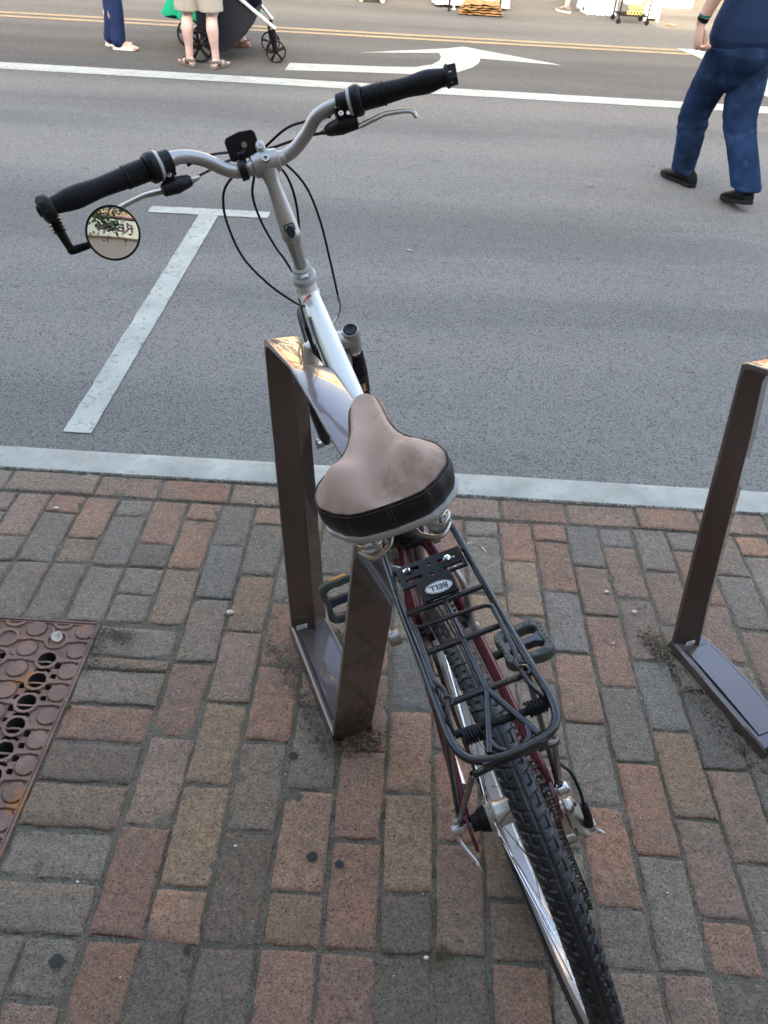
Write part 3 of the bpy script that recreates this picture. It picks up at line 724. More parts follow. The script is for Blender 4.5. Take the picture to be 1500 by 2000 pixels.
rf.build('rear_frame', 'red', bike, ang=45, bev=.0008)
wl = MB()   # weld bead rings and cable stop
for k in range(9):
    a = R(-60+k*15); wl.ball(p(.8655+.003*math.sin(a), .017*math.sin(a), .872-.006*abs(math.sin(a))), .0035, 8, 6)
wl.build('weld_bead', 'white', bike); wl = MB()
wl.tube([p(.795, -.0135, .853), p(.770, -.0155, .848)], .0052, n=12, round_end=True)
wl.build('cable_stop', 'white', bike)
# warning label on the top tube (red header, rows of small print)
lab = MB(); T = (p(.56, 0, .797)-p(.851, 0, .852)).normalized(); up = Vector((1, 0, 0)).cross(T); up = up if up.z > 0 else -up
def on_tube(t, ang, lift=.0006, rad=.0188):
    c = p(.851, 0, .852)+T*t; s_ = Vector((1, 0, 0)); return c+(up*math.cos(ang)+s_*math.sin(ang))*(rad+lift)
def tube_patch(mb, t0, t1, a0, a1, mi=0, lift=.0006):
    n = 5; vs = []
    for i in range(n+1):
        a = a0+(a1-a0)*i/n; vs += [on_tube(t0, a, lift), on_tube(t1, a, lift)]
    mb.add(vs, [(2*i, 2*i+1, 2*i+3, 2*i+2) for i in range(n)], mi)
tube_patch(lab, .030, .037, R(-62), R(2), 0)
rn = random.Random(11)
for k in range(9):
    a0 = R(-46+rn.uniform(0, 3)); a1 = R(-2-rn.uniform(0, 14)); t0 = .0395+k*.0026
    w_ = a0
    while w_ < a1:
        w2 = min(a1, w_+R(rn.uniform(4, 10))); tube_patch(lab, t0, t0+.0010, w_, w2, 1); w_ = w2+R(2)
lab.build('warning_label', ['redprint', 'stickerdark'], bike, flat=True)

# headset, stem, handlebar
sa = (p(.836, 0, .893)-p(.894, 0, .733)).normalized()
hs = MB(); base = p(.836, 0, .893)
hs.lathe([(-.006, .019), (-.004, .023), (.006, .0235), (.009, .021), (.0095, .018)], base, sa, n=40)
hs.lathe([(.024, .0165), (.025, .018), (.030, .018), (.031, .0145)], base, sa, n=40)
hs.build('headset', 'greyplastic', bike)
nu = MB(); hx = [(.0175*math.cos(R(60*i)), .0175*math.sin(R(60*i))) for i in range(6)]
mt = Matrix((Vector((1, 0, 0)), sa.cross(Vector((1, 0, 0))), sa)).transposed().to_4x4(); mt.translation = base+sa*.011
nu.prism(hx, .012, mt); nu.build('headset_nut', 'chrome', bike, bev=.001)
PIV = p(.806, 0, .990); CL = p(.862, 0, 1.098)
st_ = MB(); st_.tube([base+sa*.02, base+sa*.055, PIV-sa*.012], [.0115, .0118, .0145], n=28, smooth=5)
st_.ball(PIV, .0175, 24, 14, (1, .95, 1.0))
ax = (CL-PIV).normalized(); nr = Vector((1, 0, 0)).cross(ax)
vs = []; N_ = 24
for k, (t, wx, wy) in enumerate([(0, .0165, .0145), (.012, .0170, .0150), (.05, .0145, .0130), (.085, .0120, .0120), (.10, .0145, .0145), (.112, .0190, .0185), (.121, .0195, .019)]):
    c = PIV+ax*t
    for j in range(N_):
        a = 2*math.pi*j/N_; ca, sa_ = math.cos(a), math.sin(a)
        f_ = lambda v: math.copysign(abs(v)**.7, v)
        vs.append(c+Vector((1, 0, 0))*(wx*f_(ca))+nr*(wy*f_(sa_)))
st_.add(vs, [(k*N_+j, k*N_+(j+1) % N_, (k+1)*N_+(j+1) % N_, (k+1)*N_+j) for k in range(6) for j in range(N_)]+[tuple(range(N_)), tuple(6*N_+j for j in range(N_))])
st_.lathe([(-.0235, .0165), (-.022, .0185), (-.008, .0212), (.008, .0212), (.022, .0185), (.0235, .0165)], CL, n=36)
st_.tube([CL+Vector((0, .006, .016)), CL+Vector((0, .012, .026))], .0085, n=16, round_end=True)
stem = st_.build('stem', 'satin', bike, ang=40)
bo = MB()
vdir = (Vector((0, -.62, .78))).normalized()
for c in (CL+Vector((.001, -.0175, .0125)),):
    bo.lathe([(-.004, .0065), (.0035, .0065), (.0036, .0035), (-.001, .0034)], c, vdir, n=20)
bo.lathe([(-.004, .0055), (.002, .0055), (.0021, .003), (-.001, .003)], CL+Vector((0, .004, .0275)), Vector((0, -.5, .85)), n=18)
bo.build('stem_bolt', 'steel', stem)
cap_ = MB(); vd = (Vector((0, -.80, .60))).normalized(); mt = Matrix((Vector((1, 0, 0)), vd.cross(Vector((1, 0, 0))), vd)).transposed().to_4x4(); mt.translation = PIV+vd*.0165
cap_.prism(circ(.0075, 28, 0, 0, .0105), .0022, mt); cap_.build('pivot_cap', 'rubber', stem, bev=.0008)
pn = MB(); vd2 = -nr if nr.y > 0 else nr
for k in (0,):
    mt = Matrix((Vector((1, 0, 0)), ax, Vector((1, 0, 0)).cross(ax))).transposed().to_4x4()
    if (mt.to_3x3() @ Vector((0, 0, 1))).y > 0: zz = -1
    pn.tube([PIV+ax*.016-Vector((.0085, 0, 0))+vd2*.0158, PIV+ax*.016+Vector((.0085, 0, 0))+vd2*.0158], .0008, n=6)
    pn.tube([PIV+ax*.016-Vector((.0085, 0, 0))+vd2*.0158, PIV+ax*.004-Vector((.0095, 0, 0))+vd2*.0160], .0008, n=6)
    pn.tube([PIV+ax*.016+Vector((.0085, 0, 0))+vd2*.0158, PIV+ax*.004+Vector((.0095, 0, 0))+vd2*.0160], .0008, n=6)
pn.build('pivot_seam', 'rubber', stem)
BAR = [(.70, -.350, 1.172), (.775, -.245, 1.164), (.822, -.175, 1.162), (.840, -.148, 1.160), (.850, -.122, 1.152), (.857, -.096, 1.136), (.862, -.066, 1.108), (.862, -.040, 1.098), (.862, 0, 1.098), (.862, .030, 1.098), (.862, .055, 1.105), (.858, .082, 1.124), (.850, .105, 1.146), (.840, .140, 1.155), (.822, .175, 1.156), (.775, .235, 1.158), (.72, .325, 1.160)]
BARL = [(.770, -.348, 1.170), (.800, -.245, 1.164), (.820, -.175, 1.163)]
BAR[0], BAR[1], BAR[2] = BARL
BAR[-1], BAR[-2] = (.775, .322, 1.160), (.802, .235, 1.160)
hbm = MB(); hbm.tube(pl(BAR), .0112, n=24, smooth=6)
hbm.lathe([(-.034, .0112), (-.03, .0127), (.03, .0127), (.034, .0112)], CL, n=28)
hbar = hbm.build('handlebar', 'satin', bike, ang=50)
def along(A, B, t): return A+(B-A)*t
def grip(A, B, end):
    g = MB(); n = 24; L_ = (B-A).length; dr = (B-A).normalized(); prof = []
    for k in range(29):
        t = k/28; r = .0140+.0030*math.sin(math.pi*min(1, t*1.15))+.0016*math.cos(t*9)
        if t < .10: r = .0168-.0006*(k % 2)
        if t > .93: r = .0185
        if t > .99: r = .0170
        prof.append((t*L_, r))
    g.lathe(prof, A, dr, n=n)
    if end == 'R': g.lathe([(L_-.001, .0165), (L_+.012, .0160), (L_+.013, .014)], A, dr, n=4)
    g.build('grip', 'rubber', bike, ang=50)
    # ribbed twist shifter inboard of the grip, with its round housing
    s = MB(); prof = []
    for k in range(8): prof += [(-.002-.0045*k, .0188), (-.0045-.0045*k, .0172)]
    prof = [(.0015, .0180)]+prof; s.lathe(prof[::-1], A, dr, n=24); s.build('shifter_ribs', 'rubber', bike, ang=20)
    s = MB(); s.lathe([(-.0545, .020), (-.053, .0235), (-.047, .0248), (-.041, .0242), (-.037, .0205)], A, dr, n=32)
    h = s.build('shifter_ring', 'black', bike, ang=40)
    s = MB(); s.lathe([(-.060, .0215), (-.058, .0232), (-.0545, .0232)], A, dr, n=32); s.build('indicator_ring', 'greyplastic', h)
    s = MB(); s.lathe([(-.080, .0160), (-.079, .0185), (-.062, .0195), (-.060, .0215)], A, dr, n=28)
    s.box(A+dr*-.07+Vector((0, .012, -.012)), (.020, .030, .022))
    s.tube([A+dr*-.075+Vector((0, .022, -.012)), A+dr*-.10+Vector((0, .034, -.016))], [.006, .004], n=12)
    s.build('shifter_housing', 'black', bike, ang=35, bev=.0015)
GL, GR = (p(.8165, -.185, 1.163), p(.770, -.348, 1.170)), (p(.8200, .180, 1.157), p(.777, .318, 1.160))
# ribs start a little outboard
grip(along(*GL, .24), GL[1], 'L'); grip(along(*GR, .26), GR[1], 'R')
def lever(body, blade, side):
    b = MB(); b.tube(pl(body), [.0085, .0125, .0095], n=12, smooth=4, sq=(1, 1.1)); 
    c = p(*body[1]); b.box(c+Vector((side*.008, .002, .016)), (.022, .020, .030))
    lv = b.build('lever_bracket', 'black', bike, bev=.0015)
    s = MB(); s.tube(pl(blade), [.006, .0062, .005, .0052, .0042], n=12, smooth=6, sq=(1.3, .7), round_end=True); s.build('brake_lever', 'dullsilver', bike)
    a = MB(); q = p(*body[0]); dd = (p(*body[0])-p(*body[1])).normalized()
    a.lathe([(-.004, .0062), (.004, .0068), (.005, .0052), (.012, .005), (.013, .0035), (.017, .0032)], q, dd, n=16); a.build('cable_adjuster', 'steel', lv)
    sc_ = MB(); sc_.lathe([(-.002, .0042), (.002, .0042), (.0021, .002), (0, .002)], c+Vector((side*.004, -.012, .022)), Vector((0, -.7, .7)), n=14)
    sc_.lathe([(-.002, .0034), (.002, .0034)], c+Vector((side*.016, -.012, .019)), Vector((0, -.7, .7)), n=14); sc_.build('bracket_screw', 'steel', lv)
lever([(.83, -.130, 1.122), (.82, -.154, 1.1245), (.81, -.177, 1.127)], [(.825, -.170, 1.120), (.828, -.195, 1.122), (.824, -.216, 1.124), (.815, -.252, 1.122), (.812, -.266, 1.117)], -1)
lever([(.84, .1147, 1.1224), (.82, .1343, 1.1281), (.81, .1636, 1.1288)], [(.80, .1650, 1.1255), (.79, .1903, 1.132), (.78, .2062, 1.1359), (.765, .2409, 1.1335), (.76, .248, 1.1247)], 1)
# cables
C1 = [(.88, .0906, 1.1356), (.92, .0573, 1.1239), (.945, .015, 1.0996), (.95, -.0121, 1.0841), (.95, -.0419, 1.0752), (.95, -.0767, 1.0565), (.95, -.0929, 1.03), (.94, -.0999, .9912), (.92, -.0942, .9317), (.88, -.066, .8828), (.84, -.032, .8504), (.8, -.0148, .853)]
C1 = [(.84, .125, 1.142)]+C1
C2 = [(.84, -.125, 1.142), (.88, -.0941, 1.1353), (.92, -.0587, 1.1186), (.95, -.0252, 1.0993), (.96, -.0176, 1.0642), (.97, -.0363, 1.0189), (.96, -.0376, .9703), (.94, -.0283, .9222), (.92, -.0182, .8935), (.93, -.0071, .8205), (.90, -.02, .70), (.70, -.02, .53)]
C3 = [(.83, -.127, 1.1226), (.88, -.0943, 1.1119), (.93, -.0497, 1.1011), (.96, .0014, 1.0814), (.97, .0309, 1.0454), (.98, .04, .998), (.98, .0333, .9405), (.96, .0118, .8855), (.95, -.0081, .8463), (.90, -.022, .76), (.78, -.022, .64), (.5, -.022, .36)]
C4 = [(.83, .1126, 1.1232), (.87, .0822, 1.1154), (.92, .0353, 1.101), (.95, .0123, 1.0891), (.97, .0424, 1.0493), (.98, .0666, .9962), (1.0, .0763, .9182), (1.02, .0748, .8203), (1.03, .0702, .7289)]
for c in (C1, C2, C3, C4):
    k = MB(); k.tube(pl(c), .0025, n=10, smooth=8); k.build('control_cable', 'black', bike)
k = MB(); k.tube(pl([(1.03, .0702, .7289), (1.04, .0697, .7008), (1.04, .0546, .6775), (1.03, .0348, .6729)]), .0023, n=10, smooth=6); k.tube(pl([(1.029, .0705, .737), (1.031, .0700, .722)]), .0035, n=10); k.build('brake_noodle', 'steel', bike)
k = MB(); k.tube(pl([(.775, -.0170, .850), (.70, -.0215, .832), (.56, -.0215, .800), (.46, -.0205, .765)]), .0020, n=8, smooth=3); k.tube(pl([(.87, -.018, .72), (.60, -.021, .46)]), .0025, n=8); k.tube(pl([(.90, -.026, .76), (.86, -.026, .70), (.5, -.024, .35)]), .0025, n=8); k.build('bare_cable', 'black', bike)
# bar-end mirror
mk = MB()
E_ = p(.770, -.348, 1.170); dr = (GL[1]-GL[0]).normalized()
mk.lathe([(-.006, .019), (-.004, .0205), (.010, .0205), (.013, .016)], E_, dr, n=8)
mk.lathe([(.012, .010), (.016, .009), (.017, .004)], E_, dr, n=18)
A0 = p(.790, -.352, 1.155); A1 = p(.786, -.352, 1.128); A2 = p(.778, -.3485, 1.096); A3 = p(.765, -.312, 1.0995)
mk.tube([E_+Vector((0, .006, -.004)), A0], [.014, .010], n=14)
mk.tube([A0, A1, A2], [.0075, .0078, .0062], n=14)
mk.tube([A2, A2+Vector((.004, 0, -.0005)), A3], [.0072, .0072, .0058], n=14, round_end=True)
marm = mk.build('mirror_arm', 'black', bike, ang=40)
k = MB()
for i in range(6):
    c = A0+(A1-A0)*(.02+.20*i); k.lathe([(-.0018, .0086), (-.0004, .0118), (.0004, .0118), (.0018, .0086)], c, (A1-A0), n=14)
k.build('ribbed_collar', 'black', marm)
MC = p(.757, -.2729, 1.1072)
bm_inv = bike.matrix_world.inverted()
MN = None
def set_mirror():
    mw = bike.matrix_world @ MC; cw = Vector((0, 0, 1.458))
    to_cam = (cw-mw).normalized(); target = Vector((-.35, -1.9, 3.34)); to_t = (target-mw).normalized()
    nw = (to_cam+to_t).normalized(); return (bm_inv.to_3x3() @ nw).normalized()
MN = set_mirror()
mf = MB(); mf.lathe([(-.016, .012), (-.014, .026), (-.006, .0405), (.0012, .0425), (.0032, .0420), (.0032, .0392), (.001, .0390)], MC, MN, n=64)
mf.build('mirror_housing', 'black', marm, ang=40)
mg = MB(); prof = []; RAD = .42
for i in range(13):
    r = .0393*(1-i/12); prof.append((.0016+math.sqrt(RAD**2-r*r)-math.sqrt(RAD**2-.0393**2), r))
mg.lathe(prof, MC, MN, n=72); mg.build('mirror_glass', 'mirror', marm, ang=80)
# square front reflector seen from behind, on its band clamp
k = MB(); RCN = p(.905, -.0262, 1.1245); fz = Vector((0, .35, .94)).normalized(); fx_ = Vector((1, 0, 0)); fy_ = fz.cross(fx_)
mt = Matrix((fx_, fz, fx_.cross(fz))).transposed().to_4x4(); mt.translation = RCN
rp = [(-.0285, -.016), (-.025, -.0205), (.021, -.0195), (.0255, -.016), (.0270, .012), (.0230, .0185), (0, .0215), (-.024, .0185), (-.0285, .013)]
k.prism(rp, .012, mt); rfl = k.build('reflector_housing', 'black', bike, bev=.002)
k = MB(); k.lathe([(-.0065, .0155), (-.0060, .0165), (.0060, .0165), (.0065, .0155)], p(.862, -.041, 1.099), n=28); k.box(p(.872, -.036, 1.115), (.011, .012, .020)); k.box(p(.888, -.031, 1.118), (.011, .03, .012)); k.build('band_clamp', 'black', rfl, bev=.001)
k = MB(); k.lathe([(-.003, .0048), (.003, .0048), (.0031, .002), (0, .002)], p(.893, -.024, 1.1285), Vector((0, -1, .2)), n=14); k.build('clamp_screw', 'steel', rfl)

# suspension fork
FD = sa
k = MB()
for s in (-1, 1):
    top_ = p(.944, s*.062, .655+.0); 
    a, b_ = p(1.002, s*.062, .525), p(.962, s*.062, .640)
    k.tube([p(1.060, s*.062, .344), p(1.05, s*.062, .372), p(1.004, s*.062, .52)], [.009, .0155, .0165], n=20)
fk = k.build('fork_legs', 'black', bike)
k = MB()
CR = p(.908, 0, .695)
k.tube([p(.912, -.063, .692), p(.902, 0, .706), p(.912, .063, .692)], [.019, .021, .019], n=20, smooth=6)
for s in (-1, 1): k.tube([p(.922, s*.062, .665), p(.900, s*.062, .720)], .0180, n=24)
k.build('fork_crown', 'satin', fk, ang=45, bev=.001)
for s in (-1, 1): k = MB(); k.tube([p(.9285, s*.062, .650), p(.920, s*.062, .670)], .0135, n=20); k.build('stanchion', 'chrome', fk)
for s in (-1, 1):
    k = MB(); A_, B_ = p(.960, s*.062, .580), p(.932, s*.062, .648); L_ = (B_-A_).length; prof = []
    for i in range(7): prof += [(L_*i/7, .0185-.0008*i/7), (L_*(i+.5)/7, .0162-.0008*i/7)]
    k.lathe(prof, A_, (B_-A_), n=24); k.tube([p(1.004, s*.062, .5), A_], [.0172, .0185], n=24); k.build('fork_boot', 'rubber', fk, ang=60)
    k = MB(); k.lathe([(0, .0145), (.002, .0150), (.0025, .011), (.001, .009)], p(.900, s*.062, .720), (p(.900, 0, .722)-p(.922, 0, .665)), n=24); k.build('preload_knob', 'black', fk)
k = MB(); lgd = (p(.960, 0, .580)-p(1.004, 0, .5)).normalized(); c0 = p(.985, .062, .535)
for (z0, z1, a0, a1, mi) in ((-.020, .020, -95, -35, 0), (-.017, .017, -60, -42, 1), (-.017, .012, -88, -66, 2), (-.019, -.016, -92, -38, 1), (.0165, .0185, -92, -38, 1)):
    vs = []; n = 6; bx_ = Vector((0, -1, 0)); bx_ = (bx_-lgd*bx_.dot(lgd)).normalized(); by_ = Vector((1, 0, 0))
    for i in range(n+1):
        a = R(a0+55+(a1-a0)*i/n); dv = bx_*math.cos(a)+by_*math.sin(a); rr = .0190+.0003*(mi > 0)
        vs += [c0+lgd*z0+dv*rr, c0+lgd*z1+dv*rr]
    k.add(vs, [(2*i, 2*i+1, 2*i+3, 2*i+2) for i in range(n)], mi)
k.build('fork_decal', ['black', 'gold', 'greyplastic'], fk, flat=True)
k = MB()
for s in (-1, 1): k.tube([p(.935, s*.035, .585), p(.925, s*.045, .64), p(.920, s*.036, .685)], [.007, .0075, .005], n=10, smooth=4, sq=(.7, 1.4))
k.build('front_brake_arms', 'satin', bike)

# seat post, saddle
k = MB(); k.tube([p(.29, 0, .70), p(.232, 0, .845)], .0135, n=24); k.build('seat_post', 'dullsilver', bike)
k = MB(); k.lathe([(-.004, .019), (-.003, .021), (.016, .021), (.017, .018)], p(.286, 0, .708), (p(.232, 0, .845)-p(.29, 0, .70)), n=28); k.tube([p(.262, .004, .712), p(.262, -.018, .712)], .005, n=12); k.build('seat_clamp', 'black', bike)
sad = empty('saddle'); sad.parent = bike; sad.location = p(.222, -.020, .905); sad.rotation_euler = (R(1.5), R(-4.5), R(-7))
def saddle():
    # half width along the length y (-.083 tail .. +.150 nose)
    def hw(y):
        t = (y+.085)/.238
        pts = [(0, .050), (.04, .066), (.12, .0825), (.21, .0850), (.29, .0780), (.37, .0600), (.45, .0435), (.55, .0330), (.68, .0265), (.82, .0235), (.93, .0195), (.98, .012), (1, 0)]
        for i in range(len(pts)-1):
            if t <= pts[i+1][0]:
                a, b_ = pts[i], pts[i+1]; u = (t-a[0])/(b_[0]-a[0]); u = u*u*(3-2*u)*.35+u*.65; return a[1]+(b_[1]-a[1])*u
        return 0
    # outline polygon, counterclockwise from tail centre
    out = []; N1 = 90
    for i in range(N1+1):
        y = -.085+.238*(.5-.5*math.cos(math.pi*i/N1)); out.append((hw(y), y))
    tail = [(out[0][0]*math.sin(a), -.085-.007*math.cos(a)+.0) for a in [R(q) for q in range(0, 90, 10)]]
    right = tail+out; left = [(-x, y) for x, y in right[1:-1]][::-1]; O = right+left; n = len(O)
    O = [Vector((x, y, 0)) for x, y in O]
    for _ in range(3): O = [(O[i-1]+O[i]*2+O[(i+1) % n])/4 for i in range(n)]
    nrm = []
    for i in range(n):
        t = (O[(i+1) % n]-O[i-1]).normalized(); nrm.append(Vector((t.y, -t.x, 0)))
    def sm(a, b_, x): u = max(0, min(1, (x-a)/(b_-a))); return u*u*(3-2*u)
    def seam(y): return .024 - .016*sm(-.02, .10, y) - .004*sm(.1, .15, y)         # height of the seam
    def low(y): return -.016 + .016*sm(-.04, .12, y)                                 # lower edge of the black band
    def top(x, y):
        ridge = .036+.006*sm(-.02, -.07, y)-.010*sm(.03, .15, y)
        l1 = math.exp(-(((abs(x)-.046)/.028)**2+((y+.034)/.033)**2))*.028
        ch = -math.exp(-(x/.015)**2)*(.0100*sm(.07, .0, y)+.0060)*sm(.15, .05, y)
        groove = -math.exp(-((x)/.02)**2)*math.exp(-((y+.055)/.03)**2)*.004
        return ridge+l1+ch+groove-.010
    cov = MB(); vs = []; K = 16
    cen = Vector((0, .0, 0))
    for k_ in range(K+1):
        s = k_/K
        for i in range(n):
            o = O[i]; mid = Vector((0, max(-.045, min(.128, o.y)), 0)); q = o.lerp(mid, s) 
            edge = max(0, 1-s/.34); rs = seam(o.y)
            z = top(q.x, q.y); e = (1-edge**2.2)
            zz = rs*(1-e)+z*e
            vs.append(q+nrm[i]*(-.0022*edge*0)+Vector((0, 0, zz)))
    fs = [(k_*n+i, k_*n+(i+1) % n, (k_+1)*n+(i+1) % n, (k_+1)*n+i) for k_ in range(K) for i in range(n)]
    cov.add(vs, fs); 
    c_ = cov.build('saddle_cover', 'suede', sad, ang=80)
    band = MB(); vs = []; J = 7
    for j in range(J+1):
        t = j/J; bul = math.sin(math.pi*(t*.8+.1))*.0055
        for i in range(n):
            o = O[i]; a, b_ = seam(o.y), low(o.y); vs.append(o+nrm[i]*(bul-.001)+Vector((0, 0, a+(b_-a)*t)))
    band.add(vs, [(j*n+i, j*n+(i+1) % n, (j+1)*n+(i+1) % n, (j+1)*n+i) for j in range(J) for i in range(n)])
    band.build('side_band', 'leather', sad, ang=80)
    rim = MB(); vs = []
    pr = [(.0005, 0), (.0035, -.001), (.0045, -.006), (.002, -.012), (-.004, -.0135), (-.012, -.012)]
    for (dx_, dz_) in pr:
        for i in range(n): vs.append(O[i]+nrm[i]*dx_+Vector((0, 0, low(O[i].y)+dz_)))
    kk = len(pr); rim.add(vs, [(j*n+i, j*n+(i+1) % n, (j+1)*n+(i+1) % n, (j+1)*n+i) for j in range(kk-1) for i in range(n)]+[tuple((kk-1)*n+i for i in range(n))])
    rim.build('base_trim', 'greyplastic', sad, ang=60)
    th = MB()
    for dz_, off in ((.0012, .0006), (-.0022, .0022)):
        th.tube([O[i]+nrm[i]*off+Vector((0, 0, seam(O[i].y)+dz_)) for i in range(0, n, 2)], .0007, n=5, closed=True)
    for dx_ in (-.0022, .0022):
        pts = []
        for j in range(7):
            t = j/6; bul = math.sin(math.pi*(t*.8+.1))*.0055; pts.append(Vector((dx_, -.092-bul, .024+(-.04)*t)))
        th.tube(pts, .0007, n=5)
    th.build('seam_stitching', 'thread', sad)
saddle()
# rails and coil springs below
k = MB()
for s, cx_ in ((-1, -.046), (1, .046)):
    pts = []
    for i in range(46):
        a = 2*math.pi*i/13; rr = .0165 if 4 < i < 42 else .012; pts.append(Vector((cx_+rr*1.12*math.cos(a), -.044+rr*1.15*math.sin(a), -.030-.048*i/46)))
    k.tube(pts, .0021, n=8)
    k.tube([(cx_+.010, -.052, -.030), (cx_+.004, -.048, -.082)], .0018, n=6)
k.tube([(-.062, -.056, -.076), (-.046, -.072, -.079), (-.022, -.060, -.077), (-.012, -.045, -.070), (.012, -.045, -.070), (.022, -.060, -.077), (.046, -.072, -.079), (.062, -.056, -.076)], .0032, n=10, smooth=6)
for s in (-1, 1): k.tube([(s*.046, -.05, -.066), (s*.024, -.02, -.058), (s*.021, .04, -.05), (s*.012, .11, -.024), (s*.006, .13, -.014)], .0034, n=10, smooth=5)
k.build('saddle_springs', 'steel', sad)
for s in (-1, 1): k = MB(); k.lathe([(-.010, .004), (-.008, .0125), (-.002, .0145), (.002, .0135)], (s*.046, -.046, -.082), (0, 0, 1), n=24); k.build('spring_cup', 'dullsilver', sad)
k = MB(); k.box((0, .012, -.052), (.055, .030, .020)); k.box((0, -.030, -.036), (.060, .012, .012)); k.tube([(-.034, .012, -.052), (.034, .012, -.052)], .006, n=14); k.build('rail_clamp', 'dullsilver', sad, bev=.002)

# luggage rack
lr = empty('luggage_rack'); lr.parent = bike
RU = .758; tr = .0046
k = MB()
loop_ = [(.292, -.050, .775), (.240, -.0515, RU+.004), (.183, -.0545, RU), (.105, -.0575, RU), (.03, -.058, RU), (-.045, -.0600, RU), (-.088, -.0600, RU), (-.112, -.052, RU), (-.124, -.034, RU), (-.128, -.004, RU), (-.124, .036, RU), (-.112, .055, RU), (-.088, .0625, RU), (-.045, .0610, RU), (.03, .058, RU), (.105, .0565, RU), (.183, .0550, RU), (.240, .0515, RU+.004), (.292, .050, .775)]
loop_[0] = (.285, -.046, .735); loop_[-1] = (.285, .046, .735)
k.tube(pl(loop_), .0052, n=14, smooth=6)
for f_, a, b_ in ((.178, -.0545, .055), (.104, -.0575, .0565), (.036, -.058, .058), (-.042, -.060, .061)):
    k.tube(pl([(f_, a, RU-.001), (f_, b_, RU-.001)]), .0042, n=12)
k.tube(pl([(.104, .000, RU-.001), (.036, 0, RU-.001), (-.042, .001, RU-.001)]), .0042, n=12)
k.tube(pl([(-.042, .001, RU-.001), (-.118, -.026, RU-.001)]), .0042, n=12); k.tube(pl([(-.042, .001, RU-.001), (-.118, .032, RU-.001)]), .0042, n=12)
k.tube(pl([(-.104, .024, RU-.001), (-.116, .022, RU-.001), (-.122, .014, RU-.002)]), .0035, n=8, smooth=3); k.tube(pl([(-.104, -.02, RU-.001), (-.116, -.016, RU-.001), (-.122, -.008, RU-.002)]), .0035, n=8, smooth=3)
k.box(p(-.127, 0, RU-.004), (.075, .006, .015))
k.build('rack_frame', 'blackgloss', lr, ang=50)
for s in (-1, 1):
    k = MB(); k.tube(pl([(-.124, s*.026, .740), (-.119, s*.048, .726), (-.105, s*.052, .69), (.0, s*.0815, .372), (.0, s*.0815, .360)]) if s < 0 else pl([(-.125, .028, .740), (-.119, .050, .728), (-.100, .054, .69), (0, .0855, .375), (0, .0855, .360)]), .0042, n=12, smooth=4)
    k.build('rear_stay', 'blackgloss', lr)
    k = MB(); k.tube(pl([(-.035 if s > 0 else -.005, s*.054, RU-.004), (-.03, s*.056, .73), (0, s*.080, .40), (.004, s*.081, .362)]), .0040, n=12, smooth=4); k.build('side_stay', 'blackgloss', lr)
    k = MB(); k.lathe([(-.004, .005), (.004, .005), (.0042, .0022), (.001, .002)], p(.002, s*.087, .366), (s, 0, 0), n=14); k.lathe([(-.004, .004), (.003, .004)], p(.018, s*.083, .378), (s, 0, 0), n=12); k.build('stay_bolt', 'steel', lr)
    k = MB(); k.tube(pl([(.283, s*.045, .737), (.275, s*.030, .69)]), .0045, n=10); k.box(p(.276, s*.034, .70), (.012, .02, .02)); k.build('stay_bracket', 'dullsilver', lr, bev=.002)
# spring clamp of the rack
k = MB(); cu = .768
k.tube(pl([(-.079, -.0535, .752), (-.082, 0, .750), (-.082, .059, .746)]), .0048, n=12)
for s in (-1, 1):
    c0 = p(-.085, -.034, .748) if s < 0 else p(-.081, .045, .748); pts = []
    for i in range(60): a = 2*math.pi*i/10; pts.append(c0+Vector((-.011+.022*i/59, .0082*math.cos(a), .0082*math.sin(a))))
    k.tube(pts, .0017, n=6)
k.build('spring_coils', 'rubber', lr)
k = MB(); k.tube(pl([(-.0790, -.0545, .750), (-.062, -.0535, .764), (-.046, -.0475, .771), (-.0318, -.0471, .775), (-.018, -.0530, .777), (.02, -.0515, .778), (.0555, -.0504, .779), (.062, -.0495, .779), (.0600, -.040, .779), (.0562, .030, .780), (.0517, .0455, .780), (.044, .0475, .780), (-.02, .0475, .778), (-.034, .0420, .776), (-.048, .0440, .774), (-.066, .0470, .770), (-.078, .055, .760), (-.0827, .0595, .748)]), .0030, n=10, smooth=5)
for s, c0 in ((-1, (-.050, -.0485, .772)), (1, (-.050, .0455, .775))):
    pts = [p(c0[0]+.007*math.cos(a), c0[1]+s*0+.007*math.sin(a), c0[2]+.003+.002*math.sin(a*.5)) for a in [R(q) for q in range(-40, 170, 20)]]
    k.tube(pts, .0017, n=6)
k.build('clamp_wire', 'blackgloss', lr)
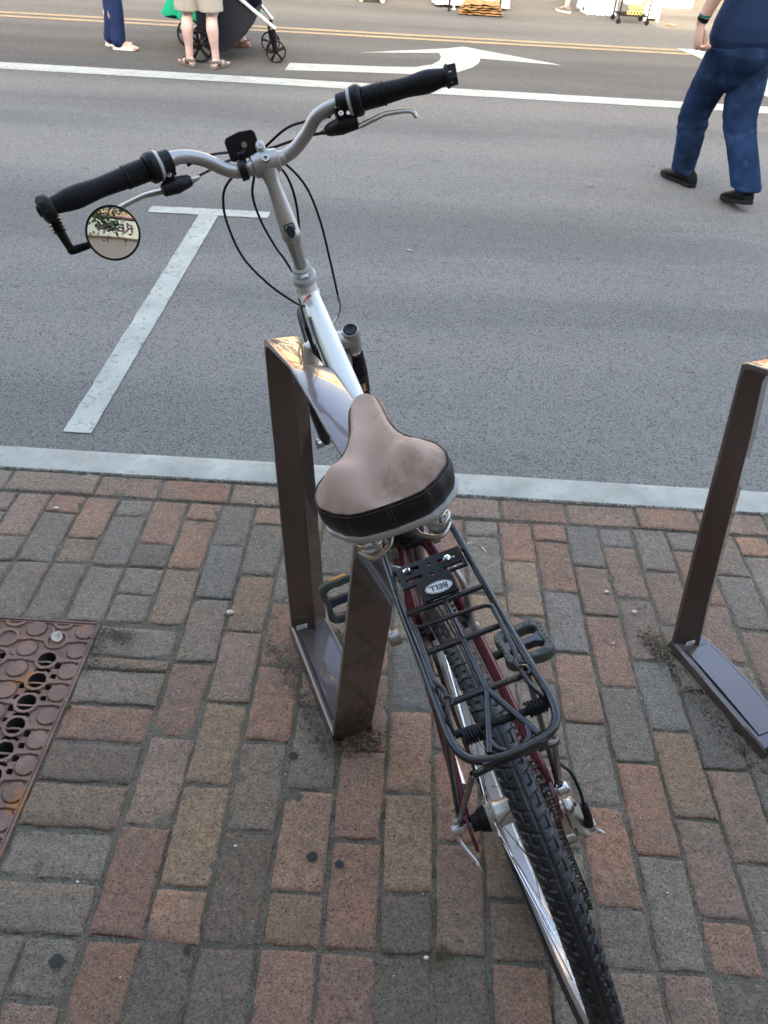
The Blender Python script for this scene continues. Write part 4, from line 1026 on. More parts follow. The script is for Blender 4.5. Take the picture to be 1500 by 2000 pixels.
# ribbed platform with slots, screws and the oval badge
def platform():
    u0 = .7625
    out = [(.1775, -.0435), (.1775, .0490), (.1720, .0500), (.1430, .0480), (.1395, .0450), (.1395, .0245), (.1360, .0225), (.1080, .0215), (.1065, -.0250), (.1330, -.0265), (.1365, -.0285), (.1365, -.0450), (.1400, -.0480), (.1730, -.0480)]
    mb = MB(); mt = Matrix(((0, 1, 0, 0), (1, 0, 0, 0), (0, 0, 1, u0), (0, 0, 0, 1)))
    # ribs run along the length; built as thin strips with gaps where the slots are
    slots = [(.1640, .1690, -.036, -.014), (.1605, .1655, .012, .037), (.1465, .1515, -.038, -.014), (.1445, .1495, .015, .042)]
    def inside(f_, r):
        if r < -.0455 or r > .0475: return False
        lo = .1065 if -.0255 < r < .0225 else (.1375 if r < 0 else .1405)
        return lo < f_ < .1775
    def slotted(f_, r):
        for a, b_, c, d in slots:
            if a-.001 < f_ < b_+.001 and c < r < d: return True
        for cf, cr in ((.1645, .0000), (.1465, -.0010)):
            if math.hypot(f_-cf, r-cr) < .0028: return True
        return False
    st = .0011; fs_ = np.arange(.1050, .1790, st); rs_ = np.arange(-.0490, .0510, st); idx = {}; V = []; F = []
    def vid(i, j, top_):
        key = (i, j, top_)
        if key not in idx:
            r = rs_[j]; rib = .0006 if (j % 3) == 0 else (-.0004 if (j % 3) == 1 else 0)
            idx[key] = len(V); V.append(p(fs_[i], r, u0+(.0035+rib if top_ else 0)))
        return idx[key]
    ok = lambda i, j: 0 <= i < len(fs_)-1 and 0 <= j < len(rs_)-1 and inside(fs_[i]+st/2, rs_[j]+st/2) and not slotted(fs_[i]+st/2, rs_[j]+st/2)
    for i in range(len(fs_)-1):
        for j in range(len(rs_)-1):
            if not ok(i, j): continue
            F.append((vid(i, j, 1), vid(i, j+1, 1), vid(i+1, j+1, 1), vid(i+1, j, 1))); F.append((vid(i, j, 0), vid(i+1, j, 0), vid(i+1, j+1, 0), vid(i, j+1, 0)))
            for (di, dj, a, b_) in ((-1, 0, (i, j), (i, j+1)), (1, 0, (i+1, j+1), (i+1, j)), (0, -1, (i+1, j), (i, j)), (0, 1, (i, j+1), (i+1, j+1))):
                if not ok(i+di, j+dj): F.append((vid(*a, 1), vid(*a, 0), vid(*b_, 0), vid(*b_, 1)))
    mb.add(V, F); pf = mb.build('ribbed_platform', 'black', lr, ang=30, fix=False)
    for cf, cr in ((.1662, -.0315), (.1625, .0255)):
        k = MB(); k.lathe([(0, .0052), (.0016, .0050), (.0024, .0036), (.0025, .0020), (.0010, .0019)], p(cf, cr, u0+.0042), (0, 0, 1), n=24); k.build('platform_screw', 'chrome', lr)
    b = MB(); c = p(.1200, -.0010, u0+.0042)
    ang_ = R(-3)
    mt = Matrix.Translation(c) @ Matrix.Rotation(ang_, 4, 'Z')
    b.prism(circ(.0185, 48, 0, 0, .0098), .0012, mt, 0)
    b.ring(circ(.0176, 48, 0, 0, .0090), circ(.0171, 48, 0, 0, .0086), .0015, mt, 1)
    # the word reads from the front of the bike, so it is upside down from behind
    text_mb(b, 'BELL', .0125, mt @ Matrix.Rotation(math.pi, 4, 'Z') @ Matrix.Translation((0, 0, .0012)) @ Matrix.Diagonal((1.0, 1, 1, 1)), .0003, 1)
    b.build('oval_badge', ['sticker', 'stickerdark'], lr, flat=True)
platform()

# cranks, pedals, chainring, chain
BBc = p(.44, 0, .285)
RP, LP = p(.300, .088, .322), p(.592, -.105, .275)
k = MB(); k.tube([p(.44, .072, .285), p(.42, .078, .292), RP+Vector((-.012, .01, 0))], [.0135, .0105, .0115], n=16, smooth=5, sq=(.75, 1.2)); k.lathe([(-.012, .015), (.004, .0135), (.006, .010)], p(.44, .074, .285), (1, 0, 0), n=24); k.build('crank_arm', 'dullsilver', bike)
k = MB(); k.tube([p(.44, -.078, .285), p(.47, -.086, .282), LP+Vector((.016, 0, 0))], [.0150, .0115, .0120], n=16, smooth=5, sq=(.75, 1.2)); k.lathe([(-.012, .0165), (.008, .0155), (.012, .0115), (.0125, .006), (.009, .0055)], p(.44, -.076, .285), (-1, 0, 0), n=24); k.build('crank_arm', 'dullsilver', bike)
k = MB()
for x, rr, tn in ((.040, .092, 44), (.048, .072, 34)):
    poly = [((rr+(.003 if q % 4 in (1, 2) else -.0015))*math.cos(2*math.pi*q/(tn*4)), (rr+(.003 if q % 4 in (1, 2) else -.0015))*math.sin(2*math.pi*q/(tn*4))) for q in range(tn*4)]
    inn = [((rr-.014)*math.cos(2*math.pi*q/(tn*4)), (rr-.014)*math.sin(2*math.pi*q/(tn*4))) for q in range(tn*4)]
    k.ring(poly, inn, .003, Matrix(((0, 0, 1, x), (1, 0, 0, .44), (0, 1, 0, .285), (0, 0, 0, 1))))
for q in range(5):
    a = R(72*q+20); k.tube([BBc+Vector((.048, 0, 0)), BBc+Vector((.044, .084*math.cos(a), .084*math.sin(a)))], [.010, .006], n=8)
k.build('chainring', 'chain', bike, ang=25)
def chain_links(pts):
    k = MB(); P_, _ = spline([Vector(q) for q in pts], [0]*len(pts), 24); acc = 0; cum = [0]
    for i in range(1, len(P_)): cum.append(cum[-1]+(P_[i]-P_[i-1]).length)
    def at(s):
        for i in range(1, len(cum)):
            if cum[i] >= s: t = (s-cum[i-1])/max(1e-9, cum[i]-cum[i-1]); return P_[i-1].lerp(P_[i], t)
        return P_[-1]
    s = 0; i = 0; X = Vector((1, 0, 0)); pins = MB()
    while s+.0127 < cum[-1]:
        a, b_ = at(s), at(s+.0127); d = (b_-a).normalized(); u = X.cross(d).normalized(); w_ = .0044 if i % 2 else .0030
        for sd_ in (-1, 1):
            for (q, c) in ((a, 1), (b_, 1)): pass
            poly = []
            for t, hh in ((-.0042, .0012), (-.003, .0038), (0, .0046), (.0034, .0036), (.0064, .0026), (.0093, .0036), (.0127, .0046), (.0157, .0038), (.0169, .0012)): poly.append((t, hh))
            poly = poly+[(t, -h_) for t, h_ in poly[::-1]]
            mt = Matrix((d, u, d.cross(u))).transposed().to_4x4(); mt.translation = a+X*(sd_*w_); k.prism(poly, .0009, mt)
        k.tube([a-X*.0030, a+X*.0030], .0039, n=10); pins.tube([a-X*.0058, a+X*.0058], .0019, n=8)
        s += .0127; i += 1
    return k, pins
ck, pins = chain_links([(.049, .52, .336), (.048, .46, .376), (.048, .42, .376), (.049, .2, .386), (.0545, .05, .392), (.0575, .009, .388), (.0595, -.020, .380), (.0600, -.038, .350), (.0600, -.040, .320), (.0590, -.050, .290), (.0610, -.067, .252), (.0625, -.088, .222), (.0640, -.110, .203), (.0640, -.124, .185), (.0620, -.112, .168), (.0575, -.06, .170), (.05, .1, .195), (.049, .42, .212)])
ch = ck.build('chain', 'chain', bike, ang=30); pins.build('chain_pins', 'steel', ch)
def pedal(c, side, tilt):
    root = empty('pedal'); root.parent = bike; root.location = c; root.rotation_euler = (tilt, 0, 0)
    k = MB(); rot_ = Matrix.Rotation(0, 4, 'Z')
    o = [(-.048, -.030), (-.040, -.044), (-.020, -.049), (.000, -.0465), (.020, -.049), (.040, -.044), (.049, -.030), (.046, 0), (.049, .030), (.040, .044), (.020, .049), (0, .0465), (-.020, .049), (-.040, .044), (-.048, .030), (-.044, 0)]
    i_ = [(x*.70+.0, y*.66) for x, y in o]
    O, _ = spline([Vector((x, y, 0)) for x, y in o], [0]*16, 4, True); I, _ = spline([Vector((x, y, 0)) for x, y in i_], [0]*16, 4, True)
    k.ring([(q.x, q.y) for q in O], [(q.x, q.y) for q in I], .024, Matrix.Translation((0, 0, -.012))); k.build('pedal_cage', 'pedal', root, bev=.003, ang=40)
    k = MB(); k.prism([(-.040, -.012), (-.02, -.0085), (.02, -.0085), (.038, -.018), (.038, .018), (.02, .0085), (-.02, .0085), (-.040, .012)], .018, Matrix.Translation((0, 0, -.009))); k.build('pedal_body', 'dustyblue', root, bev=.002)
    k = MB()
    for (x, y) in [(s*.0415, y) for s in (-1, 1) for y in (-.026, -.015, -.004, .007, .018, .029)]+[(x, s*.0405) for s in (-1, 1) for x in (-.030, -.018, 0, .018, .030)]:
        k.lathe([(.0115, .0022), (.0135, .0020), (.0136, 0.0001)], (x, y, 0), (0, 0, 1), n=8)
    for s in (-1, 1):
        for q in range(4): k.box((-.030+.005*q, s*.039, .0125), (.0012, .011, .0016), Matrix.Rotation(R(25*s), 3, 'Z')); k.box((.030-.005*q, s*.039, .0125), (.0012, .011, .0016), Matrix.Rotation(R(-25*s), 3, 'Z'))
    k.build('grip_studs', 'pedal', root)
    for s in ((-1, 1) if side < 0 else ()): k = MB(); k.box((0, s*.0485, 0), (.038, .004, .014)); k.build('pedal_reflector', 'amber', root, bev=.001)
    k = MB(); k.tube([(-side*.072, 0, 0), (-side*.030, 0, 0)], .0085, n=12); k.build('pedal_axle', 'rubber', root)
    return root
pedal(p(.296, .149, .312), 1, R(-10)); pedal(p(.585, -.146, .292), -1, R(62))

# rear brake arms, derailleur, quick release, kickstand
for s in (-1, 1):
    w_ = .008 if s < 0 else 0
    k = MB(); k.tube(pl([(.184, s*.0405, .572), (.187, s*(.0435+w_*.6), .622), (.190, s*(.0445+w_), .672), (.203, s*(.037+w_*.6), .703)]), [.0095, .0080, .0072, .0052], n=14, smooth=6, sq=(.75, 1.35)); arm = k.build('brake_arm', 'satin', bike)
    k = MB(); k.lathe([(-.004, .0115), (.003, .0115), (.0045, .0085), (.0047, .0042), (.001, .0040)], p(.176, s*.0405, .580), Vector((0, -.75, .66)), n=24); k.build('pivot_bolt', 'steel', arm)
    k = MB(); k.box(p(.180, s*.0265, .600), (.010, .055, .012), Matrix.Rotation(R(-42), 3, 'X')); k.tube(pl([(.182, s*.03, .602), (.184, s*.046, .606)]), .0035, n=10); k.build('brake_pad', 'rubber', arm, bev=.002)
k = MB(); k.tube(pl([(.216, .045, .704), (.224, 0, .712), (.216, -.020, .712), (.23, -.052, .728), (.27, -.05, .72), (.32, -.03, .70)]), .0024, n=8, smooth=6); k.build('rear_brake_noodle', 'steel', bike)
k = MB(); k.tube(pl([(.218, .040, .706), (.235, .075, .70), (.245, .095, .665)]), .0008, n=5, smooth=5); k.build('cable_tail', 'steel', bike)
k = MB(); k.tube(pl([(.245, .095, .668), (.2465, .099, .655)]), .0019, n=8); k.build('cable_end_cap', 'sticker', bike)
k = MB(); k.tube([(-.082, 0, WR), (.085, 0, WR)], .0048, n=12)
k.lathe([(-.099, .006), (-.098, .0092), (-.079, .0092), (-.078, .006)], (0, 0, WR+.001), (1, 0, 0), n=24)
k.lathe([(.079, .007), (.080, .0098), (.094, .0098), (.097, .0075), (.0972, .003)], (0, 0, WR), (1, 0, 0), n=24)
k.tube(pl([(0, -.093, .338), (-.012, -.0915, .326), (-.030, -.086, .319), (-.045, -.080, .306), (-.053, -.077, .294)]), [.0042, .0036, .0034, .0034, .0018], n=12, smooth=5, sq=(1.2, .7), round_end=True)
k.build('quick_release', 'silver', bike)
k = MB(); k.tube(pl([(.418, -.042, .262), (.25, -.050, .320), (.042, -.058, .384)]), [.010, .0085, .0075], n=16, smooth=3); ks = k.build('kickstand', 'silver', bike)
# derailleur
dl = empty('rear_derailleur'); dl.parent = bike
k = MB()
k.box(p(-.006, .0715, .315), (.0055, .020, .040))
k.build('hanger', 'red', dl, bev=.001)
k = MB(); k.lathe([(-.004, .0125), (.016, .0125), (.020, .0090), (.0205, .0045)], p(-.010, .078, .300), (1, 0, 0), n=24)
k.prism([(-.006, -.014), (.012, -.010), (.016, .010), (.030, .022), (.024, .034), (.006, .020), (-.010, .006)], .010, Matrix(((0, 0, 1, .082), (-1, 0, 0, -.010), (0, -1, 0, .302), (0, 0, 0, 1))))
def slab(k, A, B, w0, w1, th, nrm):
    d = (B-A).normalized(); sd_ = nrm.cross(d).normalized(); n = nrm.normalized(); vs = []
    prof = [(0, .55), (.06, .85), (.2, 1), (.8, 1), (.94, .85), (1, .55)]
    for t, m_ in prof:
        c = A.lerp(B, t); w_ = (w0+(w1-w0)*t)*m_
        vs += [c-sd_*w_-n*th*.5, c+sd_*w_-n*th*.5, c+sd_*w_*.85+n*th*.5, c-sd_*w_*.85+n*th*.5]
    k.add(vs, [(i*4+j, i*4+(j+1) % 4, (i+1)*4+(j+1) % 4, (i+1)*4+j) for i in range(5) for j in range(4)]+[(0, 1, 2, 3), (23, 22, 21, 20)])
slab(k, p(-.004, .090, .306), p(-.040, .110, .246), .017, .020, .010, Vector((.75, -.35, .55)))
slab(k, p(.004, .088, .290), p(-.030, .100, .236), .013, .015, .008, Vector((.3, -.85, .4)))
slab(k, p(-.012, .080, .292), p(-.046, .078, .244), .012, .014, .012, Vector((0, -.6, .8)))
k.tube([p(-.030, .098, .258), p(-.034, .122, .250)], .010, n=20)
k.lathe([(-.012, .0125), (.012, .0125), (.015, .009)], p(-.036, .072, .252), (1, 0, 0), n=24)
k.build('derailleur_body', 'dullsilver', dl, bev=.0025)
for c in (p(-.012, .1005, .300), p(-.038, .1190, .254), p(-.030, .0960, .262)):
    k = MB(); k.lathe([(0, .0034), (.0022, .0034), (.0024, .0014)], c, (.7, -.4, .5), n=12); k.build('link_bolt', 'black', dl)
k = MB(); 
for x in (.0560, .0705): k.tube([p(-.030, x-.002, .268), p(-.066, x, .228), p(-.106, x+.001, .188)], [.011, .008, .011], n=10, sq=(.12, 1) )
k.build('pulley_cage', 'black', dl)
for q, c in enumerate((p(-.034, .0600, .268), p(-.106, .0635, .186))):
    k = MB(); poly = [((.0185+(.0022 if i % 4 in (1, 2) else 0))*math.cos(2*math.pi*i/44), (.0185+(.0022 if i % 4 in (1, 2) else 0))*math.sin(2*math.pi*i/44)) for i in range(44)]
    k.prism(poly, .003, Matrix(((0, 0, 1, c.x-.0015), (1, 0, 0, c.y), (0, 1, 0, c.z), (0, 0, 0, 1)))); k.build('jockey_wheel', 'black', dl)
k = MB(); k.tube(pl([(.10, .078, .36), (.05, .092, .372), (.02, .0980, .3800), (.0, .1056, .383), (-.02, .1095, .352), (-.028, .1100, .320)]), .0026, n=10, smooth=6); k.build('shift_cable', 'black', dl)
k = MB(); k.tube(pl([(-.028, .1100, .322), (-.033, .1125, .292), (-.035, .1135, .262)]), [.0062, .0068, .0072], n=14); k.build('barrel_adjuster', 'rubber', dl)
k = MB(); k.tube(pl([(-.036, .121, .248), (-.040, .128, .238)]), .0009, n=6); k.tube(pl([(-.040, .128, .238), (-.044, .134, .230)]), .0019, n=8); k.build('cable_end', 'sticker', dl)

# ------------------------------------------------------------------ the street around: shop fronts on both sides and the tree in the grate
def facade(name, x0, x1, y, h, face, wall, floors, label, sign=False, zbase=0.0, storefront=3.1, nwin=5):
    root = empty(name, ((x0+x1)/2, y, zbase)); tag(root, label, 'building', 'shop buildings lining the street')
    cx = (x0+x1)/2; w_ = x1-x0
    k = MB(); k.box((0, -face*3.0, h/2), (w_, 6, h)); k.build('wall', wall, root)
    k = MB(); k.box((0, face*.10, h-.15), (w_+.1, .2, .5)); k.build('cornice', 'signcream' if not sign else 'orangestucco', root, bev=.01); k = MB(); k.box((0, face*.06, storefront+.95), (w_+.04, .12, .14)); k.build('string_course', 'signcream' if not sign else 'orangestucco', root, bev=.01)
    n = max(2, int(nwin)); pw = w_/n
    for i in range(n):
        xc = -w_/2+pw*(i+.5)
        fr_ = MB(); ww, hh = pw*.78, storefront-1.15
        for (bx, bz, sx, sz) in ((0, .42, ww+.12, .08), (0, .42+hh, ww+.12, .08), (-ww/2, .42+hh/2, .08, hh), (ww/2, .42+hh/2, .08, hh), (0, .42+hh/2, .05, hh)):
            fr_.box((xc+bx, face*.03, bz), (sx, .06, sz))
        f_ = fr_.build('window', 'whitemetal' if not sign else 'stuccodark', root)
        g = MB(); g.box((xc, face*.006, .42+hh/2), (ww-.06, .012, hh-.06)); g.build('pane', 'glass', f_)
        for fl in range(floors):
            zc = storefront+1.9+fl*2.6
            if zc+.9 > h-.5: continue
            fr_ = MB(); 
            for (bx, bz, sx, sz) in ((0, -.8, 1.16, .1), (0, .8, 1.16, .1), (-.53, 0, .08, 1.6), (.53, 0, .08, 1.6), (0, 0, .98, .06)): fr_.box((xc+bx, face*.03, zc+bz), (sx, .06, sz))
            f_ = fr_.build('window', 'whitemetal', root); g = MB(); g.box((xc, face*.006, zc), (.98, .012, 1.5)); g.build('pane', 'glass', f_)
    return root
bb = facade('shop_building', -9, 2.25, -1.9, 7.55, 1, 'stuccodark', 2, 'taupe stucco shop building with a cream sign, behind the photographer', True, nwin=6)
facade('shop_building', 2.25, 9.5, -1.9, 6.5, 1, 'facbrick', 2, 'lower red brick shop building behind the photographer', nwin=4)
facade('shop_building', -24, -9, -1.9, 8.0, 1, 'facbrick', 2, 'tall red brick shop building on the near side of the street', nwin=7)
facade('shop_building', 9.5, 24, -1.9, 6.2, 1, 'cream', 2, 'low cream shop building on the near side of the street', nwin=6)
facade('shop_building', -22, -5, 24, 8.5, -1, 'facbrick', 2, 'red brick shop building across the street', zbase=ROAD, nwin=7)
facade('shop_building', -5, 8, 24, 9.5, -1, 'cream', 2, 'cream stucco shop building across the street', zbase=ROAD, nwin=5)
facade('shop_building', 8, 24, 24, 7.5, -1, 'facbrick', 2, 'low red brick shop building across the street', zbase=ROAD, nwin=6)
sg = empty('shop_sign', (-.5, -1.9, 3.5)); tag(sg, 'cream sign board with plum capital letters, seen in the bicycle mirror', 'sign')
k = MB(); k.box((0, .05, 0), (4.4, .10, .78)); k.build('sign_board', 'signcream', sg, bev=.01)
k = MB(); k.box((0, .07, .46), (4.6, .16, .08)); k.box((0, .05, .72), (4.5, .12, .40), mi=1); k.build('sign_trim', ['purple', 'orangestucco'], sg)
k = MB(); text_mb(k, 'REAM', .50, Matrix(((-1, 0, 0, .22), (0, 0, 1, .10), (0, 1, 0, 0), (0, 0, 0, 1))), .006); k.build('sign_letters', 'purple', sg, flat=True)
sheet('far_pavement', [(-40, 20.5), (40, 20.5), (40, 24), (-40, 24)], ROAD+.14, 'curb')
k = MB(); k.box((0, 20.45, ROAD+.06), (80, .16, .16)); tag(k.build('far_kerb', 'curb'), kind='structure')

def tree(x, y, z, name='street_tree', label='slim green street tree growing out of the cast iron grate', seed=2, H=5.2, leaves=3400, low=2.0):
    root = empty(name, (x, y, z)); tag(root, label, 'tree')
    rn = random.Random(seed); k = MB(); tips = []
    k.tube([(0, 0, -.08), (.02, .01, .9), (-.03, .04, 1.8), (.02, 0, 2.6), (0, .03, H-.9)], [.10, .078, .068, .05, .012], n=14, smooth=6)
    for i in range(17):
        z0 = rn.uniform(1.9, H-1.2); a = rn.uniform(0, 6.28); L_ = rn.uniform(1.0, 1.9)*(1-.35*(z0-1.9)/(H-1.9)); up_ = rn.uniform(.1, .6)
        A = Vector((0, 0, z0)); B = A+Vector((math.cos(a)*L_*.5, math.sin(a)*L_*.5, L_*up_*.6)); C = A+Vector((math.cos(a)*L_, math.sin(a)*L_, L_*up_*.8)); k.tube([A, B, C], [.03, .018, .006], n=7, smooth=4); tips += [B, C, (B+C)/2]
    a = math.atan2(-.75, .95); A = Vector((0, 0, 2.15)); C = Vector((.98, -.78, 2.30)); k.tube([A, Vector((.5, -.35, 2.42)), C], [.028, .016, .005], n=7, smooth=4); tips += [C]*3+[Vector((.75, -.55, 2.4))]*2
    k.build('trunk', 'bark', root)
    c = MB(); vs = []; fs = []
    for i in range(leaves):
        t = rn.choice(tips); d = Vector((rn.gauss(0, 1), rn.gauss(0, 1), rn.gauss(0, .8))).normalized()*rn.uniform(.02, .46)
        q = t+d
        if q.z < low: continue
        s_ = rn.uniform(.028, .05); u = Vector((rn.gauss(0, 1), rn.gauss(0, 1), rn.gauss(-.4, .6))).normalized(); v = u.cross(Vector((rn.gauss(0, 1), rn.gauss(0, 1), rn.gauss(0, 1)))).normalized(); n_ = u.cross(v)
        o = len(vs)
        vs += [q-u*s_, q-u*s_*.2+v*s_*.55, q+u*s_*.5+v*s_*.38, q+u*s_*1.1, q+u*s_*.5-v*s_*.38, q-u*s_*.2-v*s_*.55]
        vs[o+3] = vs[o+3]+n_*s_*.2; fs += [(o, o+1, o+2, o+3), (o, o+3, o+4, o+5)]
    c.add(vs, fs); c.build('crown', 'leaf', root, flat=True, fix=False)
tree(-1.45, .47, 0)

# ------------------------------------------------------------------ people
def remesh(o, vox, sm=3):
    m_ = o.modifiers.new('remesh', 'REMESH'); m_.mode = 'VOXEL'; m_.voxel_size = vox; m_.use_smooth_shade = True
    if sm:
        s_ = o.modifiers.new('smooth', 'SMOOTH'); s_.factor = .5; s_.iterations = sm
    return o
def limb(mb, pts, rs, n=16, sq=None, sm=5): mb.tube(pts, rs, n=n, smooth=sm, round_end=True, sq=sq)
def head(mb, c, f=Vector((0, 1, 0))):
    c = Vector(c); s = f.cross(Vector((0, 0, 1)))
    mb.ball(c+Vector((0, 0, .02)), .088, 20, 14, (.88, 1.05, 1.12)); mb.ball(c-Vector((0, 0, .05))+f*.018, .062, 16, 12, (.9, 1.05, 1.1))
    limb(mb, [c+f*.082+Vector((0, 0, .015)), c+f*.108-Vector((0, 0, .018))], [.010, .015], 10); mb.tube([c+f*.090-s*.022-Vector((0, 0, .052)), c+f*.098-Vector((0, 0, .052)), c+f*.090+s*.022-Vector((0, 0, .052))], .007, n=8)
    for q in (-1, 1): mb.ball(c+s*(.080*q)-Vector((0, 0, .005)), .026, 10, 8, (.35, .8, 1.2)); mb.ball(c+f*.078+s*(.031*q)+Vector((0, 0, .022)), .012, 8, 6)
def hand(mb, wr, tip_dir, palm_n, side, curl=.9, sc=1.0):
    """palm and five bent fingers; side points from little finger to thumb"""
    t = tip_dir.normalized(); n = palm_n.normalized(); s = side.normalized()
    limb(mb, [wr, wr+t*.04*sc, wr+t*.082*sc], [.026*sc, .034*sc, .036*sc], 14, (1, .55) if abs(s.dot(Vector((1, 0, 0)))) > .5 else (.6, 1.05), 4)
    for i, (off, L_, r) in enumerate(((.028, .072, .0092), (.010, .080, .0095), (-.008, .075, .0092), (-.026, .060, .0082))):
        a = wr+t*.078*sc+s*off*sc; cu = curl*(1+.12*i); d1 = (t*math.cos(cu*.55)+n*math.sin(cu*.55)); d2 = (t*math.cos(cu*1.5)+n*math.sin(cu*1.5)); d3 = (t*math.cos(cu*2.2)+n*math.sin(cu*2.2))
        b = a+d1*L_*.45*sc; c = b+d2*L_*.32*sc; e = c+d3*L_*.25*sc
        limb(mb, [a-t*.02, a, b, c, e], [r*sc, r*1.05*sc, r*sc, r*.92*sc, r*.78*sc], 10, None, 3)
    a = wr+t*.022*sc+s*.026*sc; b = a+(t*.7+s*.5+n*.5).normalized()*.036*sc; c = b+(t*.9+s*.05+n*.35).normalized()*.032*sc; e = c+(t*.95-s*.1+n*.3).normalized()*.024*sc
    limb(mb, [a, b, c, e], [.015*sc, .0125*sc, .0108*sc, .0085*sc], 12, None, 4)
def shoe(parent, heel, toe, up=Vector((0, 0, 1)), name='shoe', m='shoe', sole='sole', w_=.046, h=.075, L_=None, tilt=0):
    heel, toe = Vector(heel), Vector(toe); d = (toe-heel).normalized(); s = d.cross(Vector((0, 0, 1))).normalized(); u = s.cross(d).normalized(); L_ = (toe-heel).length
    P_ = lambda a, b, c: heel+d*(a*L_)+s*b+u*c
    k = MB(); prof = [(0, .026, .055, .0), (.06, .033, .085, 0), (.2, .036, .100, 0), (.36, .037, .088, 0), (.52, .042, .066, 0), (.72, .046, .052, 0), (.88, .040, .042, 0), (.97, .026, .032, 0), (1.0, .012, .022, 0)]
    vs = []; n = 16
    for a, ww, hh, _ in prof:
        ww *= w_/.046; hh *= h/.075
        for j in range(n):
            t = 2*math.pi*j/n; y_ = math.cos(t)*ww; z_ = .014+(math.sin(t)*.5+.5)*(hh-.014) if math.sin(t) > 0 else .016+math.sin(t)*.004+(hh*.35)*(1+math.sin(t)); vs.append(P_(a, y_*(1 if math.sin(t) < .3 else (1-.5*(math.sin(t)-.3))), z_))
    k.add(vs, [(i*n+j, i*n+(j+1) % n, (i+1)*n+(j+1) % n, (i+1)*n+j) for i in range(len(prof)-1) for j in range(n)]+[tuple(range(n)), tuple((len(prof)-1)*n+j for j in range(n))])
    o = k.build(name, m, parent, ang=60)
    k = MB(); out = []
    pr = [(-.02, .020), (0, .028), (.12, .036), (.35, .036), (.6, .046), (.8, .046), (.94, .033), (1.01, .014)]
    pr = [(a, b*w_/.046) for a, b in pr]
    poly = [(a, b) for a, b in pr]+[(a, -b) for a, b in pr[::-1]]; m_ = len(poly)
    rise = lambda a: .010*max(0, (a-.8)/.2)
    k.add([P_(a, b, rise(a)) for a, b in poly]+[P_(a, b*1.02, .024+rise(a)*.6) for a, b in poly], [tuple(range(m_))[::-1], tuple(range(m_, 2*m_))]+[(i, (i+1) % m_, m_+(i+1) % m_, m_+i) for i in range(m_)])
    k.build('sole', sole, o, ang=50, bev=.003)
    return o

